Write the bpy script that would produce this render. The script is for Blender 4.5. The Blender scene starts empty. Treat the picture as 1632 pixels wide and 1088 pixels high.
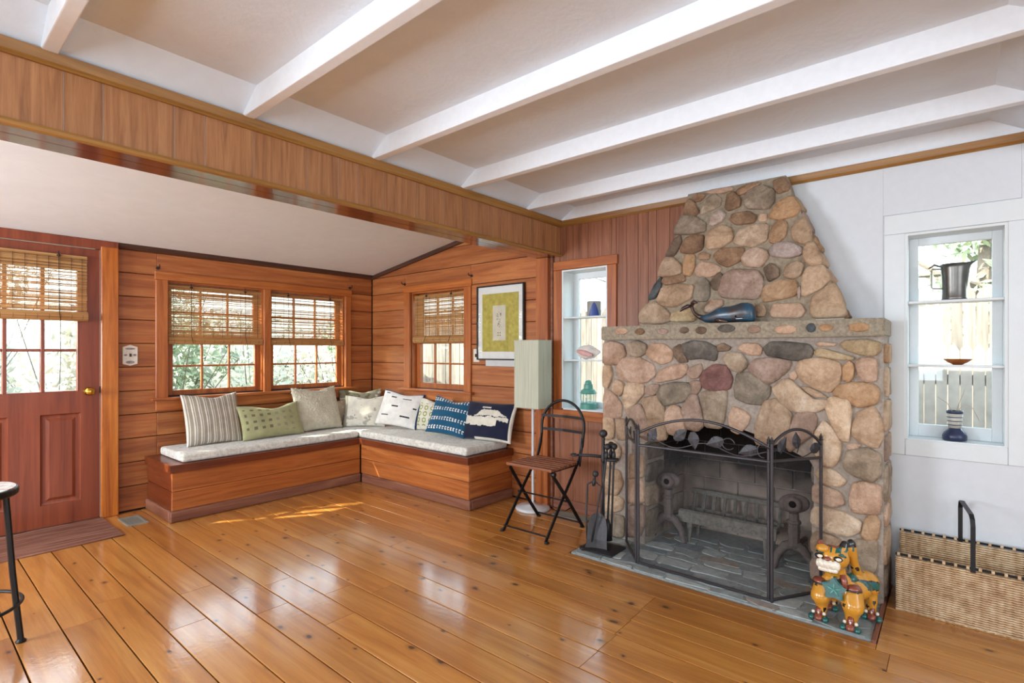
import bpy, bmesh, math, random
from mathutils import Vector, Matrix, noise
random.seed(7)
R = math.radians
SC = bpy.context.scene
COL = SC.collection

# ------------------------------------------------------------------ camera
cam = bpy.data.objects.new('camera', bpy.data.cameras.new('camera'))
COL.objects.link(cam)
cam.location = (0, 0, 1.27)
cam.rotation_euler = (R(90), 0, R(-50))
cam.data.sensor_width = 36
cam.data.lens = 36 * 836 / 1632
cam.data.shift_y = 14.5 / 1632
cam.data.clip_start = 0.02
SC.camera = cam

# ------------------------------------------------------------------ world, sun, added fill lamps at the unseen windows
world = bpy.data.worlds.new('world'); SC.world = world; world.use_nodes = True
wn = world.node_tree.nodes; wl = world.node_tree.links
bg = wn['Background']
sky = wn.new('ShaderNodeTexSky'); sky.sky_type = 'NISHITA'; sky.sun_disc = False
sky.sun_elevation = R(36); sky.sun_rotation = R(-55); sky.air_density = 1.2; sky.dust_density = 2.0
hs_ = wn.new('ShaderNodeHueSaturation'); hs_.inputs['Saturation'].default_value = 0.45; wl.new(sky.outputs[0], hs_.inputs['Color'])
wl.new(hs_.outputs[0], bg.inputs[0]); bg.inputs[1].default_value = 0.8

def lamp(name, kind, loc, rot, energy, color, **kw):
    l = bpy.data.lights.new(name, kind); l.energy = energy; l.color = color
    for k, v in kw.items(): setattr(l, k, v)
    o = bpy.data.objects.new(name, l); COL.objects.link(o)
    o.location = loc; o.rotation_euler = rot
    return o
sun_dir = Vector((0.664, -0.462, -0.588)).normalized()
sun = lamp('sun', 'SUN', (-8, 9, 6), sun_dir.to_track_quat('-Z', 'Y').to_euler(), 15.0, (1.0, 0.9, 0.74), angle=R(0.6))
FILL_COL = (0.80, 0.90, 1.0)
# fill lamps added in the room, in front of the opaque shades of unseen windows
lamp('fill_side_a', 'AREA', (-2.17, 0.9, 1.5), (0, R(-90), 0), 48, FILL_COL, shape='RECTANGLE', size=1.3, size_y=1.6)
lamp('fill_side_b', 'AREA', (-2.17, -1.6, 1.5), (0, R(-90), 0), 26, FILL_COL, shape='RECTANGLE', size=1.3, size_y=1.4)
lamp('fill_side_c', 'AREA', (-2.17, 3.8, 1.4), (0, R(-90), 0), 120, FILL_COL, shape='RECTANGLE', size=1.1, size_y=1.4)
lamp('fill_rear', 'AREA', (0.9, -2.97, 1.35), (R(90), 0, 0), 42, FILL_COL, shape='RECTANGLE', size=2.6, size_y=1.7)

SC.view_settings.view_transform = 'Standard'
SC.view_settings.look = 'None'
SC.view_settings.gamma = 1.0
SC.view_settings.use_curve_mapping = False
SC.view_settings.exposure = 0.5
SC.cycles.use_denoising = True
SC.cycles.max_bounces = 10
SC.cycles.diffuse_bounces = 6
SC.cycles.glossy_bounces = 4
SC.cycles.transparent_max_bounces = 24
SC.cycles.sample_clamp_indirect = 6
SC.cycles.caustics_reflective = False
SC.cycles.caustics_refractive = False

# ------------------------------------------------------------------ helpers
def lin(h):
    h = h.lstrip('#')
    c = [int(h[i:i+2], 16) / 255 for i in (0, 2, 4)]
    return tuple((x / 12.92 if x <= 0.04045 else ((x + 0.055) / 1.055) ** 2.4) for x in c) + (1,)

MATS = {}
class NT:
    def __init__(s, name):
        s.m = bpy.data.materials.new(name); s.m.use_nodes = True
        s.t = s.m.node_tree; s.n = s.t.nodes; s.b = s.n['Principled BSDF']; s.out = s.n['Material Output']
        MATS[name] = s.m
    def new(s, typ, **kw):
        nd = s.n.new(typ)
        for k, v in kw.items(): setattr(nd, k, v)
        return nd
    def link(s, a, b): s.t.links.new(a, b)
    def set(s, **kw):
        for k, v in kw.items():
            s.b.inputs[{'color': 'Base Color', 'rough': 'Roughness', 'metal': 'Metallic', 'coat': 'Coat Weight', 'coatr': 'Coat Roughness', 'spec': 'Specular IOR Level', 'alpha': 'Alpha', 'sheen': 'Sheen Weight', 'trans': 'Transmission Weight', 'sub': 'Subsurface Weight'}[k]].default_value = v
    def coords(s, scale=(1, 1, 1), jitter=True):
        tc = s.new('ShaderNodeTexCoord'); mp = s.new('ShaderNodeMapping')
        mp.inputs['Scale'].default_value = scale
        if jitter:
            oi = s.new('ShaderNodeObjectInfo'); mul = s.new('ShaderNodeMath', operation='MULTIPLY'); mul.inputs[1].default_value = 37.0
            s.link(oi.outputs['Random'], mul.inputs[0])
            cmb = s.new('ShaderNodeCombineXYZ')
            for i in range(3): s.link(mul.outputs[0], cmb.inputs[i])
            add = s.new('ShaderNodeVectorMath', operation='ADD'); s.link(tc.outputs['Object'], add.inputs[0]); s.link(cmb.outputs[0], add.inputs[1])
            s.link(add.outputs[0], mp.inputs[0]); s.rand = oi.outputs['Random']
        else:
            s.link(tc.outputs['Object'], mp.inputs[0])
        s.vec = mp.outputs[0]; return mp.outputs[0]
    def noise(s, vec, scale=5, detail=4, rough=0.55, dist=0.0):
        nd = s.new('ShaderNodeTexNoise'); nd.inputs['Scale'].default_value = scale; nd.inputs['Detail'].default_value = detail
        nd.inputs['Roughness'].default_value = rough; nd.inputs['Distortion'].default_value = dist
        s.link(vec, nd.inputs['Vector']); return nd.outputs['Fac']
    def ramp(s, fac, stops, interp='LINEAR'):
        nd = s.new('ShaderNodeValToRGB'); nd.color_ramp.interpolation = interp
        e = nd.color_ramp.elements
        while len(e) < len(stops): e.new(0.5)
        for el, (p, c) in zip(e, stops): el.position = p; el.color = c if len(c) == 4 else tuple(c) + (1,)
        s.link(fac, nd.inputs[0]); return nd.outputs[0]
    def mix(s, fac, a, b, mode='MIX'):
        nd = s.new('ShaderNodeMix', data_type='RGBA', blend_type=mode)
        for sock, v in ((nd.inputs[0], fac), (nd.inputs[6], a), (nd.inputs[7], b)):
            if isinstance(v, bpy.types.NodeSocket): s.link(v, sock)
            else: sock.default_value = v
        return nd.outputs[2]
    def bump(s, fac, strength=0.2, dist=0.01):
        nd = s.new('ShaderNodeBump'); nd.inputs['Strength'].default_value = strength; nd.inputs['Distance'].default_value = dist
        s.link(fac, nd.inputs['Height']); s.link(nd.outputs[0], s.b.inputs['Normal'])
    def out_color(s, sock): s.link(sock, s.b.inputs['Base Color'])

def plain(name, col, rough=0.5, var=0.06, metal=0.0, coat=0.0, bump=0.0, scale=18, spec=0.5):
    t = NT(name); v = t.coords((1, 1, 1))
    f = t.noise(v, scale, 3)
    c = lin(col)
    lo = tuple(x * (1 - var * 2) for x in c[:3]) + (1,); hi = tuple(min(1, x * (1 + var * 2)) for x in c[:3]) + (1,)
    t.out_color(t.ramp(f, [(0.25, lo), (0.75, hi)]))
    t.set(rough=rough, metal=metal, coat=coat, spec=spec)
    if bump: t.bump(f, bump)
    return t.m

def wood(name, dark, mid, light, axis='x', rough=0.4, coat=0.0, coatr=0.15, knots=0.0, freq=1.0, tone=0.25, grain=1.0, knotcol='#3a1c0c', spec=0.4, cior=0):
    t = NT(name)
    st = {'x': (0.5, 9, 9), 'y': (9, 0.5, 9), 'z': (9, 9, 0.5)}[axis]
    v = t.coords(tuple(k * freq for k in st))
    v1 = t.noise(v, 1.6, 5, 0.6, 1.2)          # broad figure
    v2 = t.noise(v, 9.0, 4, 0.7, 0.3)          # fine grain
    st2 = {'x': (1.5, 80, 80), 'y': (80, 1.5, 80), 'z': (80, 80, 1.5)}[axis]
    mp = t.new('ShaderNodeMapping'); mp.inputs['Scale'].default_value = tuple(a / b for a, b in zip(st2, [k * freq for k in st])); t.link(v, mp.inputs[0])
    v3 = t.noise(mp.outputs[0], 2.0, 3, 0.7)
    base = t.ramp(v1, [(0.28, lin(dark)), (0.5, lin(mid)), (0.74, lin(light))])
    g = t.ramp(v2, [(0.3, (0.62, 0.55, 0.5, 1)), (0.62, (1.08, 1.05, 1.02, 1))])
    c = t.mix(0.55 * grain, base, g, 'MULTIPLY')
    g3 = t.ramp(v3, [(0.35, (0.72, 0.66, 0.6, 1)), (0.55, (1.04, 1.03, 1.02, 1))])
    c = t.mix(0.4 * grain, c, g3, 'MULTIPLY')
    tr = t.ramp(t.rand, [(0.0, (1 - tone, 1 - tone * 1.12, 1 - tone * 1.25, 1)), (0.5, (1, 1, 1, 1)), (1.0, (1 + tone * 0.7, 1 + tone * 0.8, 1 + tone * 0.75, 1))])
    c = t.mix(1.0, c, tr, 'MULTIPLY')
    if knots:
        ks = {'x': (1.6, 4.5, 4.5), 'y': (4.5, 2.6, 4.5), 'z': (4.5, 4.5, 1.6)}[axis]
        tc = t.new('ShaderNodeTexCoord'); oi = t.new('ShaderNodeObjectInfo')
        m2 = t.new('ShaderNodeMath', operation='MULTIPLY'); m2.inputs[1].default_value = 91.0; t.link(oi.outputs['Random'], m2.inputs[0])
        ad = t.new('ShaderNodeVectorMath', operation='ADD'); t.link(tc.outputs['Object'], ad.inputs[0]); t.link(m2.outputs[0], ad.inputs[1])
        mk = t.new('ShaderNodeMapping'); mk.inputs['Scale'].default_value = ks; t.link(ad.outputs[0], mk.inputs[0])
        vo = t.new('ShaderNodeTexVoronoi'); vo.voronoi_dimensions = '2D'; vo.inputs['Scale'].default_value = 1.15; vo.inputs['Randomness'].default_value = 1.0
        nz = t.new('ShaderNodeTexNoise'); nz.inputs['Scale'].default_value = 3.0; t.link(mk.outputs[0], nz.inputs['Vector'])
        mv = t.new('ShaderNodeVectorMath', operation='ADD'); t.link(mk.outputs[0], mv.inputs[0])
        sc = t.new('ShaderNodeVectorMath', operation='SCALE'); sc.inputs['Scale'].default_value = 0.16; t.link(nz.outputs['Color'], sc.inputs[0]); t.link(sc.outputs[0], mv.inputs[1])
        t.link(mv.outputs[0], vo.inputs['Vector'])
        size = t.new('ShaderNodeSeparateColor'); t.link(vo.outputs['Color'], size.inputs[0])
        mm = t.new('ShaderNodeMath', operation='MULTIPLY'); mm.inputs[1].default_value = 0.14 * knots; t.link(size.outputs[0], mm.inputs[0])
        dv = t.new('ShaderNodeMath', operation='DIVIDE'); t.link(vo.outputs['Distance'], dv.inputs[0]); t.link(mm.outputs[0], dv.inputs[1])
        kf = t.ramp(dv.outputs[0], [(0.0, (1, 1, 1, 1)), (0.3, (0.9, 0.9, 0.9, 1)), (0.45, (0.4, 0.4, 0.4, 1)), (1.0, (0, 0, 0, 1))])
        c = t.mix(kf, c, lin(knotcol))
    t.out_color(c)
    t.set(rough=rough, coat=coat, coatr=coatr, spec=spec)
    t.bump(v3, 0.08, 0.004)
    if cior:
        t.b.inputs['Coat IOR'].default_value = cior
        tcb = t.new('ShaderNodeTexCoord'); nb = t.noise(tcb.outputs['Object'], 38, 3, 0.6, 0.4); bp = t.new('ShaderNodeBump'); bp.inputs['Strength'].default_value = 0.12; bp.inputs['Distance'].default_value = 0.004; t.link(nb, bp.inputs['Height']); t.link(bp.outputs[0], t.b.inputs['Coat Normal'])
    return t.m

def cloth(name, col, var=0.08, bump=0.3, scale=260):
    t = NT(name); v = t.coords((1, 1, 1))
    f = t.noise(v, scale, 2); f2 = t.noise(v, 14, 3)
    c = lin(col); lo = tuple(x * (1 - var * 2) for x in c[:3]) + (1,); hi = tuple(min(1, x * (1 + var)) for x in c[:3]) + (1,)
    c1 = t.ramp(f2, [(0.3, lo), (0.7, hi)])
    t.out_color(t.mix(0.3, c1, t.ramp(f, [(0.3, (0.6, 0.6, 0.6, 1)), (0.7, (1, 1, 1, 1))]), 'MULTIPLY'))
    t.set(rough=0.9, spec=0.15, sheen=0.2); t.bump(f, bump, 0.002)
    return t.m

def glass_mat(name, tint='#f4fbfa', gloss=0.06):
    t = NT(name); t.n.remove(t.b)
    tr = t.new('ShaderNodeBsdfTransparent'); tr.inputs[0].default_value = lin(tint)
    gl = t.new('ShaderNodeBsdfGlossy'); gl.inputs['Roughness'].default_value = 0.02
    lw = t.new('ShaderNodeLayerWeight'); pw = t.new('ShaderNodeMath', operation='POWER'); pw.inputs[1].default_value = 5.0; t.link(lw.outputs['Facing'], pw.inputs[0])
    ma = t.new('ShaderNodeMath', operation='MULTIPLY_ADD'); ma.inputs[1].default_value = 0.6; ma.inputs[2].default_value = gloss * 0.5; t.link(pw.outputs[0], ma.inputs[0])
    mx = t.new('ShaderNodeMixShader'); t.link(ma.outputs[0], mx.inputs[0]); t.link(tr.outputs[0], mx.inputs[1]); t.link(gl.outputs[0], mx.inputs[2])
    t.link(mx.outputs[0], t.out.inputs[0]); return t.m

# --- bmesh shapes
def BM(): return bmesh.new()
def box(bm, x0, x1, y0, y1, z0, z1):
    vs = [bm.verts.new((x, y, z)) for x in (x0, x1) for y in (y0, y1) for z in (z0, z1)]
    F = [(0, 1, 3, 2), (4, 6, 7, 5), (0, 4, 5, 1), (2, 3, 7, 6), (0, 2, 6, 4), (1, 5, 7, 3)]
    return [bm.faces.new([vs[i] for i in f]) for f in F]
def bbox(x0, x1, y0, y1, z0, z1, bev=0.0, seg=1):
    bm = BM(); box(bm, min(x0, x1), max(x0, x1), min(y0, y1), max(y0, y1), min(z0, z1), max(z0, z1))
    if bev: bmesh.ops.bevel(bm, geom=list(bm.edges), offset=bev, segments=seg, affect='EDGES', profile=0.6)
    return bm
def prism(bm, poly, axis, a, b):
    """poly: 2-D points in the plane normal to axis (x: (y,z), y: (x,z), z: (x,y)), extruded from a to b"""
    def P(p, t): return {'x': (t, p[0], p[1]), 'y': (p[0], t, p[1]), 'z': (p[0], p[1], t)}[axis]
    A = [bm.verts.new(P(p, a)) for p in poly]; B = [bm.verts.new(P(p, b)) for p in poly]
    n = len(poly)
    fs = [bm.faces.new(A), bm.faces.new(B[::-1])]
    for i in range(n): fs.append(bm.faces.new((A[i], B[i], B[(i + 1) % n], A[(i + 1) % n])))
    bmesh.ops.recalc_face_normals(bm, faces=fs)
    return fs
def tube(bm, pts, r, n=8, cap=True, closed=False, flat=None):
    """swept tube; r a number or list; flat=(rx, ry) ribbon-like section along given frame"""
    pts = [Vector(p) for p in pts]; m = len(pts)
    rs = r if isinstance(r, (list, tuple)) else [r] * m
    rings = []; up = None
    for i, p in enumerate(pts):
        if closed: d = (pts[(i + 1) % m] - pts[i - 1])
        else: d = (pts[min(i + 1, m - 1)] - pts[max(i - 1, 0)])
        d = d.normalized() if d.length else Vector((0, 0, 1))
        if up is None:
            up = Vector((0, 0, 1)) if abs(d.z) < 0.9 else Vector((1, 0, 0))
        s = d.cross(up)
        if s.length < 1e-4: s = d.orthogonal()
        s.normalize(); u = s.cross(d).normalized(); up = u
        ring = []
        for k in range(n):
            a = 2 * math.pi * (k + 0.5) / n
            ring.append(bm.verts.new(p + s * math.cos(a) * rs[i] + u * math.sin(a) * rs[i]))
        rings.append(ring)
    rng = range(m if closed else m - 1)
    for i in rng:
        a, b = rings[i], rings[(i + 1) % m]
        for k in range(n): bm.faces.new((a[k], a[(k + 1) % n], b[(k + 1) % n], b[k]))
    if cap and not closed:
        bm.faces.new(rings[0][::-1]); bm.faces.new(rings[-1])
def lathe(bm, prof, c, n=24, axis='z'):
    rings = []
    for r, z in prof:
        ring = []
        for k in range(n):
            a = 2 * math.pi * k / n
            if axis == 'z': p = (c[0] + r * math.cos(a), c[1] + r * math.sin(a), c[2] + z)
            elif axis == 'y': p = (c[0] + r * math.cos(a), c[1] + z, c[2] + r * math.sin(a))
            else: p = (c[0] + z, c[1] + r * math.cos(a), c[2] + r * math.sin(a))
            ring.append(bm.verts.new(p))
        rings.append(ring)
    fs = []
    for a, b in zip(rings, rings[1:]):
        for k in range(n): fs.append(bm.faces.new((a[k], a[(k + 1) % n], b[(k + 1) % n], b[k])))
    fs.append(bm.faces.new(rings[0][::-1])); fs.append(bm.faces.new(rings[-1]))
    bmesh.ops.recalc_face_normals(bm, faces=fs)
def ball(bm, c, r, seg=12, rings=8, mat=None):
    rr = r if isinstance(r, (tuple, list)) else (r, r, r)
    M = Matrix.Translation(c) @ (mat or Matrix.Identity(4)) @ Matrix.Diagonal((rr[0], rr[1], rr[2], 1))
    bmesh.ops.create_uvsphere(bm, u_segments=seg, v_segments=rings, radius=1, matrix=M)

def worldloc(o):
    v = Vector((0, 0, 0))
    while o is not None: v += o.location; o = o.parent
    return v
def obj(name, bm, mat, parent=None, smooth=False, origin=None):
    """bm in world coordinates -> ONE mesh object; origin defaults to the base centre (top level) or the parent's origin"""
    if parent is not None and origin is None: org = worldloc(parent)
    elif origin is not None: org = Vector(origin)
    elif len(bm.verts):
        xs = [v.co.x for v in bm.verts]; ys = [v.co.y for v in bm.verts]; zs = [v.co.z for v in bm.verts]
        org = Vector(((min(xs) + max(xs)) / 2, (min(ys) + max(ys)) / 2, min(zs)))
    else: org = Vector((0, 0, 0))
    bmesh.ops.translate(bm, verts=bm.verts, vec=-org)
    me = bpy.data.meshes.new(name); bm.to_mesh(me); bm.free()
    if smooth:
        for p in me.polygons: p.use_smooth = True
    for m in (mat if isinstance(mat, (list, tuple)) else [mat]): me.materials.append(m if not isinstance(m, str) else MATS[m])
    o = bpy.data.objects.new(name, me); COL.objects.link(o)
    if parent is not None:
        o.parent = parent; o.location = org - worldloc(parent)
    else: o.location = org
    return o
def tag(o, label=None, cat=None, group=None, kind=None):
    if label: o['label'] = label
    if cat: o['category'] = cat
    if group: o['group'] = group
    if kind: o['kind'] = kind
    return o
def thing(name, loc, label, cat, group=None, kind=None):
    o = bpy.data.objects.new(name, None); COL.objects.link(o); o.location = loc; o.empty_display_size = 0.05
    return tag(o, label, cat, group, kind)
def struct(name, bm, mat, label, cat='wall', smooth=False):
    o = obj(name, bm, mat, smooth=smooth, origin=(0, 0, 0)); return tag(o, label, cat, kind='structure')
def sgroup(name, loc, label, cat): return thing(name, loc, label, cat, kind='structure')
def stuff(o): o['kind'] = 'stuff'; return o
# ------------------------------------------------------------------ materials
wood('pine_floor', '#a06228', '#bd7e38', '#cf9852', 'y', rough=0.36, coat=1.0, coatr=0.13, cior=1.75, knots=1.05, freq=0.8, tone=0.13, grain=0.55, knotcol='#3b1a0b')
wood('cedar_x', '#7f4523', '#a46034', '#ba7c46', 'x', rough=0.42, coat=0.1, freq=0.9, tone=0.16)
wood('cedar_y', '#864b28', '#ab6739', '#c0834c', 'y', rough=0.42, coat=0.1, freq=0.9, tone=0.14)
wood('bench_x', '#8a4821', '#b16732', '#c78446', 'x', rough=0.36, coat=0.2, freq=0.8, tone=0.1)
wood('bench_y', '#8c4a22', '#b06835', '#c7864a', 'y', rough=0.34, coat=0.25, freq=0.8, tone=0.1)
wood('bench_trim_x', '#58250f', '#6f3318', '#804226', 'x', rough=0.35, coat=0.2, tone=0.05)
wood('bench_trim_y', '#58250f', '#6f3318', '#804226', 'y', rough=0.35, coat=0.2, tone=0.05)
wood('base_worn_x', '#6a3c2c', '#865845', '#9a705c', 'x', rough=0.5, tone=0.05)
wood('base_worn_y', '#6a3c2c', '#865845', '#9a705c', 'y', rough=0.4, coat=0.2, tone=0.05)
wood('casing_x', '#8a4520', '#b0652f', '#c27c40', 'x', rough=0.4, coat=0.1, tone=0.05)
wood('casing_y', '#8a4520', '#b0652f', '#c27c40', 'y', rough=0.4, coat=0.1, tone=0.05)
wood('casing_z', '#8a4520', '#a85f2d', '#bd773e', 'z', rough=0.4, coat=0.1, tone=0.05)
wood('post_wood', '#8a3f12', '#b3641f', '#c97f33', 'z', rough=0.35, coat=0.2, tone=0.03)
wood('door_red', '#6b2f1a', '#803c23', '#90492c', 'z', rough=0.4, coat=0.15, tone=0.03, grain=0.45)
wood('panel_wood', '#8a5d3e', '#a8754c', '#b8875b', 'z', rough=0.45, tone=0.05, grain=0.6, freq=2.2)
wood('panel_red', '#70452f', '#8f5b40', '#9f6b4e', 'z', rough=0.45, tone=0.05, grain=0.6, freq=2.0)
wood('crown_oak_x', '#7d5426', '#9c7036', '#ae8449', 'x', rough=0.4, tone=0.02, grain=0.6)
wood('crown_oak_y', '#7d5426', '#976b33', '#a97e45', 'y', rough=0.4, tone=0.02, grain=0.6)
wood('soffit_wood', '#4a2115', '#5c2d1d', '#6d3b28', 'x', rough=0.12, coat=0.8, coatr=0.12, tone=0.03, grain=0.5)
wood('dark_trim_x', '#3a2118', '#4d2f22', '#5c3b2b', 'x', rough=0.5, tone=0.02)
wood('dark_trim_y', '#3a2118', '#4d2f22', '#5c3b2b', 'y', rough=0.5, tone=0.02)
wood('slat_seat', '#6e3c25', '#8a5236', '#9d674a', 'y', rough=0.5, tone=0.12)
wood('bowl_wood', '#8d4f1f', '#b06a2c', '#c9853f', 'x', rough=0.4)
wood('mat_weave', '#573528', '#80584a', '#a37f6c', 'x', rough=0.95, freq=2.5, tone=0.0, spec=0.1)
def plaster(name, col, bump=0.25, rough=0.7):
    t = NT(name); v = t.coords((1, 1, 1), jitter=False)
    f = t.noise(v, 5, 5, 0.6, 1.5); f2 = t.noise(v, 40, 3)
    c = lin(col); lo = tuple(x * 0.95 for x in c[:3]) + (1,)
    t.out_color(t.ramp(f, [(0.3, lo), (0.7, c)])); t.set(rough=rough, spec=0.3)
    t.bump(t.mix(0.3, f, f2), bump, 0.012); return t.m
plaster('ceiling_paint', '#dde7f0', 0.35)
plaster('ceiling_paint_smooth', '#e3e9ea', 0.06)
plain('beam_paint', '#e9eff4', 0.55, 0.015, bump=0.03, scale=30)
plain('white_paint', '#d2d6d9', 0.5, 0.012, bump=0.02, scale=25)
plain('window_white', '#d9dfe0', 0.4, 0.01)
plain('brass', '#c79a3e', 0.22, 0.03, metal=1.0)
plain('iron', '#3c3a3b', 0.5, 0.08, metal=0.6, bump=0.1, scale=60)
plain('black_iron', '#1c1a1a', 0.42, 0.06, metal=0.4)
plain('screen_metal', '#4b484b', 0.4, 0.06, metal=0.7)
plain('leaf_metal', '#5f5d60', 0.4, 0.08, metal=0.7, bump=0.3, scale=120)
plain('cast_iron', '#5f5450', 0.8, 0.14, bump=0.4, scale=40)
plain('grate_iron', '#6a675f', 0.85, 0.18, bump=0.4, scale=50)
plain('steel_grey', '#b9bdc0', 0.35, 0.02, metal=0.3)
plain('switch_plate', '#d9d3c6', 0.4, 0.05, scale=80)
plain('switch_print', '#8a7f7c', 0.5, 0.2, scale=150)
plain('dark_hook', '#2a1a14', 0.5, 0.05)
plain('vent_grey', '#8f8f84', 0.5, 0.05, metal=0.3)
plain('vent_dark', '#3b3833', 0.7, 0.05)
plain('groove', '#b09a8b', 0.6, 0.04)
plain('gap_dark', '#2a1309', 0.9, 0.05)
plain('mortar', '#9c9185', 0.95, 0.12, bump=0.8, scale=45)
plain('mortar_warm', '#948672', 0.95, 0.14, bump=0.8, scale=45)
plain('mantel_stone', '#958a77', 0.95, 0.16, bump=0.9, scale=60)
plain('hearth_mortar', '#8f9390', 0.9, 0.1, bump=0.3, scale=40)
glass_mat('window_glass')
STONE = dict(P=('#c1a38b', '#d6bea8', '#a4866e'), G=('#9c8c78', '#bfb09b', '#7b6c5b'), D=('#7a6756', '#a08c76', '#574a3f'), K=('#6a655d', '#8d877d', '#4a4642'),
             N=('#a58d7c', '#c5afa0', '#86705f'), T=('#b59b80', '#cfb79c', '#947b61'), C=('#cdb599', '#e3d3bd', '#ab9076'), H=('#857b6c', '#a89d8c', '#635a4f'),
             M=('#8a6660', '#b08d86', '#684a46'), Y=('#bda783', '#d6c5a3', '#988260'), O=('#b3906d', '#c9ab8a', '#8f6f50'), S=('#4d5355', '#6f7779', '#33383a'),
             B=('#92745a', '#b3967a', '#6b5341'), W=('#b3a196', '#d4c7bf', '#8f7d73'))
for k, (m_, l_, d_) in STONE.items():
    t = NT('stone_' + k); v = t.coords((1, 1, 1))
    f = t.noise(v, 7, 6, 0.65, 0.8); f2 = t.noise(v, 55, 4, 0.7); f3 = t.noise(v, 17, 5, 0.7)
    c = t.ramp(f, [(0.3, lin(d_)), (0.5, lin(m_)), (0.72, lin(l_))])
    c = t.mix(0.5, c, t.ramp(f2, [(0.3, (0.6, 0.57, 0.54, 1)), (0.6, (1.1, 1.1, 1.1, 1))]), 'MULTIPLY')
    c = t.mix(1.0, c, t.ramp(t.rand, [(0, (0.86, 0.86, 0.88, 1)), (1, (1.1, 1.07, 1.04, 1))]), 'MULTIPLY')
    c = t.mix(0.35, c, t.ramp(f3, [(0.35, (0.62, 0.58, 0.55, 1)), (0.6, (1.08, 1.08, 1.08, 1))]), 'MULTIPLY')
    t.out_color(c); t.set(rough=0.85, spec=0.25); t.bump(t.mix(0.6, f2, f3), 0.9, 0.02)
def soot(name, lo, hi):
    t = NT(name); v = t.coords((1, 1, 1), jitter=False)
    sx = t.new('ShaderNodeSeparateXYZ'); t.link(v, sx.inputs[0])
    f = t.noise(v, 5, 5, 0.6); f2 = t.noise(v, 40, 3)
    mr = t.new('ShaderNodeMapRange'); mr.inputs[1].default_value = 0.15; mr.inputs[2].default_value = 0.62; t.link(sx.outputs[2], mr.inputs[0])
    ad = t.new('ShaderNodeMath', operation='MULTIPLY_ADD'); t.link(f, ad.inputs[0]); ad.inputs[1].default_value = 0.9; ad.inputs[2].default_value = -0.45
    su = t.new('ShaderNodeMath', operation='ADD'); t.link(mr.outputs[0], su.inputs[0]); t.link(ad.outputs[0], su.inputs[1])
    c = t.ramp(su.outputs[0], [(0.15, lin(hi)), (0.75, lin(lo))])
    t.out_color(t.mix(0.4, c, t.ramp(f2, [(0.3, (0.6, 0.6, 0.6, 1)), (0.7, (1.1, 1.1, 1.1, 1))]), 'MULTIPLY'))
    t.set(rough=0.95, spec=0.1); t.bump(f2, 0.4); return t.m
soot('fire_brick', '#2b2725', '#a8988b'); soot('fire_joint', '#55504c', '#b0a69c')
plain('fire_black', '#0b0a0a', 1.0, 0.05, spec=0.05)
plain('flag_a', '#8b9290', 0.75, 0.12, bump=0.4, scale=22); plain('flag_b', '#a3a9a6', 0.75, 0.12, bump=0.4, scale=22); plain('flag_c', '#94897f', 0.75, 0.14, bump=0.4, scale=22); plain('flag_d', '#757d7f', 0.7, 0.12, bump=0.4, scale=22)

# ------------------------------------------------------------------ setting: floor
XW, YW = 3.50, 4.98
fl = struct('floor', bbox(-2.2, 3.62, -3.0, 5.1, -0.12, -0.016), 'gap_dark', 'glossy orange pine plank floor with dark knots and joints', 'floor')
edges = [-2.2] + [round(0.353 - 0.159 * k, 3) for k in range(15, 0, -1)] + [0.353, 0.513, 0.668, 0.818, 0.980, 1.143, 1.303, 1.462, 1.630, 1.782, 1.936, 2.098, 2.256, 2.385, 2.545, 2.704, 2.863, 3.022, 3.181, 3.340, 3.5]
edge_done = False
joints = {0.513: [3.10, 0.9], 0.353: [2.546, 1.2], 0.818: [2.713, 0.6], 1.143: [2.566, 0.7], 1.303: [2.846, 2.222], 1.462: [2.502, 0.8], 1.630: [2.332, 0.5], 1.782: [1.147, 3.4], 1.936: [3.318, 1.15], 2.256: [1.165, 3.3], 2.098: [1.16, 2.8], 2.385: [1.172, 2.9], 2.545: [0.2, 2.4]}
for a, b in zip(edges, edges[1:]):
    js = sorted(joints.get(a, [random.uniform(0.2, 2.2), random.uniform(2.6, 4.2)]))
    if b < 0.2: js = [1.0]
    ys = [-2.98] + js + [4.975]
    for y0, y1 in zip(ys, ys[1:]):
        if a > 2.7 and y0 < 0.262 < y1 or a > 2.7 and y0 < 1.84 < y1 or a > 2.7 and 0.262 <= y0 and y1 <= 1.84:
            segs = []
            if a < 2.71: obj('plank', bbox(a + 0.0024, 2.7535, 0.2505, 1.8495, -0.016, 0.0, 0.0012), 'pine_floor', fl) if not edge_done else None; edge_done = True
            if y0 < 0.25: segs.append((y0, 0.25))
            if y1 > 1.85: segs.append((max(y0, 1.85), y1))
        else: segs = [(y0, y1)]
        for s0, s1 in segs:
            obj('plank', bbox(a + 0.003, b - 0.003, s0 + 0.001, s1 - 0.001, -0.016, 0.0, 0.0012), 'pine_floor', fl)

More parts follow.
